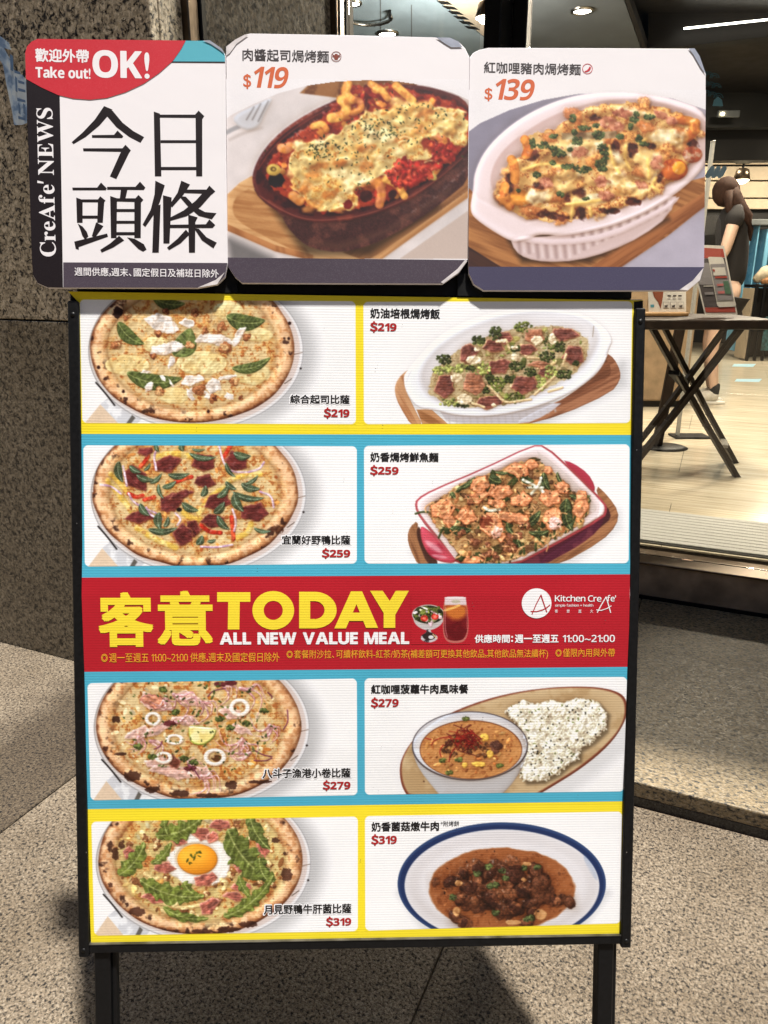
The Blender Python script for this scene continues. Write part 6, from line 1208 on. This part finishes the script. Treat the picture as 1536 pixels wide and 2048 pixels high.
# ------------------------------------------------------------------ the three header panels
def outline_panel(name, P, org, sc, base, label, th=.005):
    Q = [B(org[0] + x / sc, org[1] + y / sc) for x, y in P]; x0 = sum(q[0] for q in Q) / len(Q); z0 = min(q[1] for q in Q)
    fr = Fr(name, x0, z0, base, False, label, 'menu sign', 'food panels along the top of the menu stand')
    n = len(Q); q = np.array(Q); c = q.mean(0); inn = q + (c - q) / np.linalg.norm(c - q, axis=1)[:, None] * .0008
    V = np.concatenate([fr.V(inn, 0), fr.V(q, -.0008), fr.V(q, -th)]); r = lambda a, b: [(a + i, b + i, b + (i + 1) % n, a + (i + 1) % n) for i in range(n)]
    mesh('foam_board', V, [tuple(range(n))[::-1], tuple(range(2 * n, 3 * n))] + r(0, n) + r(n, 2 * n), M_PAPER, fr.e)
    return fr
M_PAPER = print_mat('white_paper', (244, 240, 243), False, .55, grain=.015); M_INKP = print_mat('photo_paper', None, False, .5)
M_PRED = print_mat('panel_red', (206, 50, 62), False, speck=.02); M_PTEAL = print_mat('panel_teal', (92, 180, 198), False); M_PBLK = print_mat('panel_black', (30, 22, 26), False, speck=.006); M_PPUR = print_mat('panel_purple_grey', (78, 68, 80), False, speck=.035); M_PPUR3 = print_mat('panel_violet_grey', (76, 72, 98), False, speck=.03); M_PTXT = print_mat('panel_black_ink', (34, 26, 28), False); M_PGRY = print_mat('panel_grey_ink', (66, 60, 62), False); M_PORG = print_mat('panel_orange_ink', (218, 108, 66), False); M_PMAR = print_mat('panel_brown_ink', (140, 70, 56), False)
M_LAM = mat('silver_laminate', (.42, .44, .50), .22, .3, ns=30, noise=.3, bump=.2); M_LAMW = mat('worn_white_edge', (.6, .56, .56), .4, ns=60, noise=.25, bump=.3)
o1, s1 = (0, 40), 3.268
_OFF = .0124
P1 = outline_panel('header_panel', [(163, 215), (175, 172), (205, 140), (245, 122), (700, 127), (1190, 133), (1372, 134), (1450, 188), (1472, 225), (1478, 900), (1488, 1590), (1470, 1680), (1420, 1728), (1292, 1752), (800, 1751), (310, 1750), (245, 1722), (215, 1670), (207, 1590), (185, 900)], o1, s1, .0122, 'header panel with red take-out corner and large black headline characters, leftmost of the three')
def pp(fr, name, P, off, m, o, s): return poly(fr, name, [(o[0] + x / s, o[1] + y / s) for x, y in P], off, m)
pp(P1, 'black_strip', [(165, 230), (385, 230), (400, 1000), (412, 1750), (312, 1748), (247, 1720), (217, 1668), (209, 1590), (187, 900)], .0002, M_PBLK, o1, s1)
pp(P1, 'grey_footer', [(413, 1584), (1486, 1588), (1469, 1678), (1419, 1726), (1291, 1750), (800, 1749), (414, 1749)], .0002, M_PPUR, o1, s1)
pp(P1, 'teal_field', [(1000, 133), (1190, 135), (1371, 136), (1448, 190), (1470, 227), (1471, 272), (1000, 270)], .0002, M_PTEAL, o1, s1)
pp(P1, 'black_rule', [(1000, 270), (1471, 273), (1471, 280), (1000, 277)], .0003, M_PBLK, o1, s1)
pp(P1, 'red_field', [(165, 217), (177, 174), (207, 142), (246, 124), (700, 129), (1214, 135), (1185, 190), (1130, 268), (1040, 348), (940, 417), (820, 473), (700, 510), (590, 522), (480, 514), (380, 491), (270, 441), (170, 385)], .0005, M_PRED, o1, s1)
def t1(s, x0, x1, y0, y1, m, bold=0, **k): return text(P1, s, x0 / s1, x1 / s1, 40 + y0 / s1, 40 + y1 / s1, m, .00062, bold, **k)
t1('歡迎外帶', 230, 582, 190, 279, M_PAPER, .028); t1(sb('Take out!'), 233, 592, 308, 382, M_PAPER, .01, gap=.07); t1(sb('OK!'), 605, 978, 200, 382, M_PAPER, .012, gap=.09)
t1('週間供應，週末、國定假日及補班日除外', 488, 1430, 1622, 1680, M_PAPER, .01)
BIG = [
 [(680, 562), (735, 585), (715, 615), (650, 690), (560, 765), (480, 812), (468, 798), (540, 735), (620, 650)], [(690, 600), (735, 592), (800, 670), (870, 725), (942, 765), (918, 803), (845, 765), (760, 700), (700, 630)],
 [(600, 752), (745, 750), (768, 722), (806, 760), (798, 772), (602, 770)], [(542, 838), (800, 838), (820, 815), (855, 852), (845, 868), (800, 862), (545, 858)], [(795, 850), (848, 860), (760, 1040), (718, 1022)],
 [(1005, 598), (1045, 612), (1055, 1022), (1012, 1022)], [(1042, 618), (1275, 618), (1298, 592), (1335, 628), (1320, 652), (1275, 640), (1042, 638)], [(1278, 635), (1322, 640), (1322, 1022), (1282, 1022)], [(1050, 785), (1285, 785), (1285, 804), (1050, 804)], [(1050, 960), (1285, 960), (1285, 981), (1050, 981)],
 [(472, 1095), (635, 1095), (660, 1062), (698, 1100), (692, 1113), (475, 1113)], [(498, 1160), (540, 1175), (540, 1325), (503, 1325)], [(535, 1172), (640, 1172), (655, 1152), (690, 1180), (680, 1192), (535, 1191)], [(640, 1180), (682, 1185), (672, 1325), (635, 1325)], [(535, 1278), (640, 1278), (640, 1298), (535, 1298)],
 [(508, 1330), (540, 1350), (568, 1385), (578, 1415), (555, 1434), (538, 1410), (525, 1370)], [(628, 1322), (676, 1347), (622, 1422), (600, 1412)], [(485, 1448), (700, 1395), (706, 1416), (515, 1484), (515, 1502), (495, 1495)],
 [(700, 1090), (885, 1090), (915, 1056), (950, 1095), (940, 1111), (700, 1109)], [(790, 1105), (834, 1105), (820, 1167), (783, 1167)], [(720, 1150), (765, 1165), (762, 1425), (725, 1425)], [(760, 1165), (885, 1165), (905, 1143), (937, 1175), (925, 1190), (760, 1186)], [(878, 1175), (922, 1185), (920, 1425), (878, 1425)], [(760, 1235), (882, 1235), (882, 1254), (760, 1254)], [(760, 1312), (882, 1312), (882, 1331), (760, 1331)], [(760, 1386), (882, 1386), (882, 1406), (760, 1406)],
 [(778, 1410), (812, 1440), (740, 1487), (665, 1520), (655, 1502), (720, 1460)], [(830, 1420), (880, 1430), (940, 1465), (958, 1500), (935, 1514), (905, 1497), (870, 1462)],
 [(1015, 1050), (1077, 1080), (1045, 1190), (1000, 1280), (950, 1352), (932, 1337), (985, 1240), (1010, 1140)], [(1005, 1220), (1050, 1205), (1038, 1520), (995, 1520)], [(1065, 1145), (1122, 1160), (1108, 1460), (1068, 1460)],
 [(1185, 1050), (1242, 1075), (1200, 1140), (1125, 1224), (1108, 1207), (1160, 1130)], [(1195, 1108), (1350, 1108), (1368, 1082), (1407, 1120), (1385, 1140), (1340, 1135), (1190, 1130)], [(1330, 1125), (1387, 1135), (1310, 1222), (1220, 1282), (1115, 1312), (1110, 1292), (1200, 1245), (1280, 1180)], [(1170, 1150), (1215, 1155), (1275, 1220), (1340, 1255), (1415, 1262), (1385, 1302), (1300, 1280), (1230, 1220)],
 [(1108, 1338), (1345, 1335), (1368, 1303), (1407, 1340), (1390, 1359), (1110, 1359)], [(1230, 1272), (1292, 1290), (1277, 1320), (1275, 1520), (1235, 1520)], [(1215, 1370), (1240, 1400), (1180, 1460), (1105, 1504), (1092, 1487), (1160, 1430)], [(1268, 1360), (1300, 1365), (1350, 1420), (1417, 1455), (1395, 1492), (1320, 1440)]]
strokes(P1, BIG, o1, s1, .0001, M_PTXT)
# rotated serif title on the black strip
def rot_text(fr, s, pa, pb, h0, m, off, bold, gap, space):
    v, f = layout(s, gap, space); lo = v.min(0); hi = v.max(0); a = np.array(B(*pa)); b = np.array(B(*pb)); d = b - a; L_ = np.linalg.norm(d); d /= L_; n_ = np.array([-d[1], d[0]])
    sx = L_ / (hi[0] - lo[0]); w = np.linalg.norm(np.array(B(pa[0] + h0, pa[1])) - a); sy = w / (hi[1] - max(lo[1], -.02)); VV = []; FF = []; n = 0
    for k, (dx, dy) in enumerate([(0, 0)] + [(math.cos(t) * bold, math.sin(t) * bold) for t in np.arange(0, 6.2, 1.57)]):
        P = a + (v[:, :1] + dx - lo[0]) * sx * d + (v[:, 1:] + dy) * sy * n_; VV.append(fr.V(P, off + k * 4e-6)); FF += [tuple(i + n for i in q) for q in f]; n += len(v)
    return mesh('lettering', np.concatenate(VV), FF, m, fr.e)
BS = lambda s: sb(s, 0x1D400, 0x1D41A, 0x1D7CE)
rot_text(P1, BS('CreAfe') + '′ ' + BS('NEWS'), (365 / s1, 40 + 1546 / s1), (341 / s1, 40 + 575 / s1), 110 / s1, M_PAPER, .0003, .002, .05, .2)
pp(P1, 'bent_corner', [(1325, 136), (1372, 134), (1450, 188), (1472, 225), (1440, 200), (1380, 160)], .0009, M_LAM, o1, s1); pp(P1, 'bent_corner', [(1292, 1750), (1410, 1700), (1470, 1650), (1420, 1728)], .0009, M_LAMW, o1, s1)
o2, s2 = (440, 40), 3.0118
_OFF = .0102
P2 = outline_panel('header_panel', [(36, 160), (90, 118), (150, 86), (182, 79), (800, 90), (1385, 105), (1440, 130), (1478, 170), (1502, 220), (1498, 900), (1490, 1452), (1440, 1522), (1342, 1590), (700, 1588), (132, 1585), (92, 1552), (48, 1485), (42, 900)], o2, s2, .0100, 'header panel showing baked pasta with cheese in a brown dish, middle of the three')
picture(P2, 'food_picture', pic_beef, [(37, 355), (1499, 355), (1491, 1446), (47, 1432)], o2, s2, 4.0, (244, 240, 243), .0001, M_INKP, P2.e, seed=8, label='photo of cheese baked pasta in a brown oval dish')
pp(P2, 'purple_footer', [(47, 1431), (1490, 1446), (1488, 1453), (1439, 1520), (1341, 1588), (700, 1586), (133, 1583), (93, 1550), (49, 1485)], .0004, M_PPUR, o2, s2)
def t2(fr, o, s, st_, x0, x1, y0, y1, m, bold=0, **k): return text(fr, st_, o[0] + x0 / s, o[0] + x1 / s, o[1] + y0 / s, o[1] + y1 / s, m, .0002, bold, **k)
t2(P2, o2, s2, '肉醬起司焗烤麵', 135, 656, 178, 252, M_PGRY, .014); t2(P2, o2, s2, N_('$'), 140, 188, 325, 416, M_PORG, .01); t2(P2, o2, s2, sb('119'), 205, 413, 281, 411, M_PORG, .0, italic=.2, gap=.04)
def ring(fr, o, s, cx, cy, r, w, m, name='icon_ring'): strokes(fr, ringpoly(cx, cy, r, r, r - w, r - w), o, s, .0002, m, None, name)
ring(P2, o2, s2, 700, 220, 31, 3.5, M_PMAR)
strokes(P2, [[(690, 212), (710, 212), (716, 222), (708, 240), (692, 240), (684, 222)], [(676, 204), (684, 210), (690, 212), (684, 220), (678, 214)], [(724, 204), (716, 210), (710, 212), (716, 220), (722, 214)], [(692, 204), (708, 204), (710, 213), (690, 213)], [(672, 218), (684, 220), (682, 226)], [(728, 218), (716, 220), (718, 226)]], o2, s2, .00022, M_PMAR, None, 'cow_head_icon')
pp(P2, 'bent_corner', [(38, 162), (92, 120), (152, 88), (172, 92), (100, 145), (60, 200), (40, 215)], .0008, M_LAMW, o2, s2); pp(P2, 'bent_corner', [(1300, 106), (1385, 108), (1438, 132), (1460, 165), (1392, 166), (1350, 140)], .0008, M_LAM, o2, s2); pp(P2, 'bent_corner', [(1330, 1580), (1430, 1500), (1480, 1440), (1488, 1453), (1439, 1520), (1345, 1588)], .0008, M_LAMW, o2, s2)
o3, s3 = (920, 80), 3.0118
_OFF = .0086
P3 = outline_panel('header_panel', [(58, 105), (80, 76), (115, 58), (172, 45), (800, 47), (1412, 50), (1442, 95), (1482, 205), (1478, 800), (1470, 1372), (1444, 1450), (1372, 1510), (700, 1511), (142, 1510), (82, 1472), (52, 1405), (50, 800)], o3, s3, .0084, 'header panel showing baked pasta in a white oval dish, rightmost of the three')
picture(P3, 'food_picture', pic_pork, [(55, 300), (1481, 300), (1470, 1369), (50, 1367)], o3, s3, 4.0, (244, 240, 243), .0001, M_INKP, P3.e, seed=9, label='photo of curry pork pasta in a white fluted dish')
pp(P3, 'violet_footer', [(52, 1366), (1470, 1368), (1468, 1374), (1442, 1449), (1370, 1508), (700, 1509), (143, 1508), (84, 1470), (54, 1404)], .0005, M_PPUR3, o3, s3)
t2(P3, o3, s3, '紅咖哩豬肉焗烤麵', 144, 728, 137, 206, M_PGRY, .014); t2(P3, o3, s3, N_('$'), 148, 196, 288, 369, M_PORG, .01); t2(P3, o3, s3, sb('139'), 215, 450, 234, 363, M_PORG, .0, italic=.2, gap=.04)
ring(P3, o3, s3, 768, 173, 31, 3.5, M_PRED); strokes(P3, [[(750, 188), (765, 182), (774, 172), (780, 160), (788, 162), (788, 174), (780, 186), (766, 193), (754, 193)]], o3, s3, .00022, M_PRED, None, 'chilli_icon')
pp(P3, 'bent_corner', [(1375, 52), (1412, 52), (1442, 97), (1480, 207), (1450, 170), (1405, 90)], .0008, M_LAM, o3, s3); pp(P3, 'bent_corner', [(1320, 1506), (1400, 1450), (1466, 1372), (1444, 1447), (1372, 1508)], .0008, M_LAMW, o3, s3)
# a strip of clear tape on the right panel, worn marks
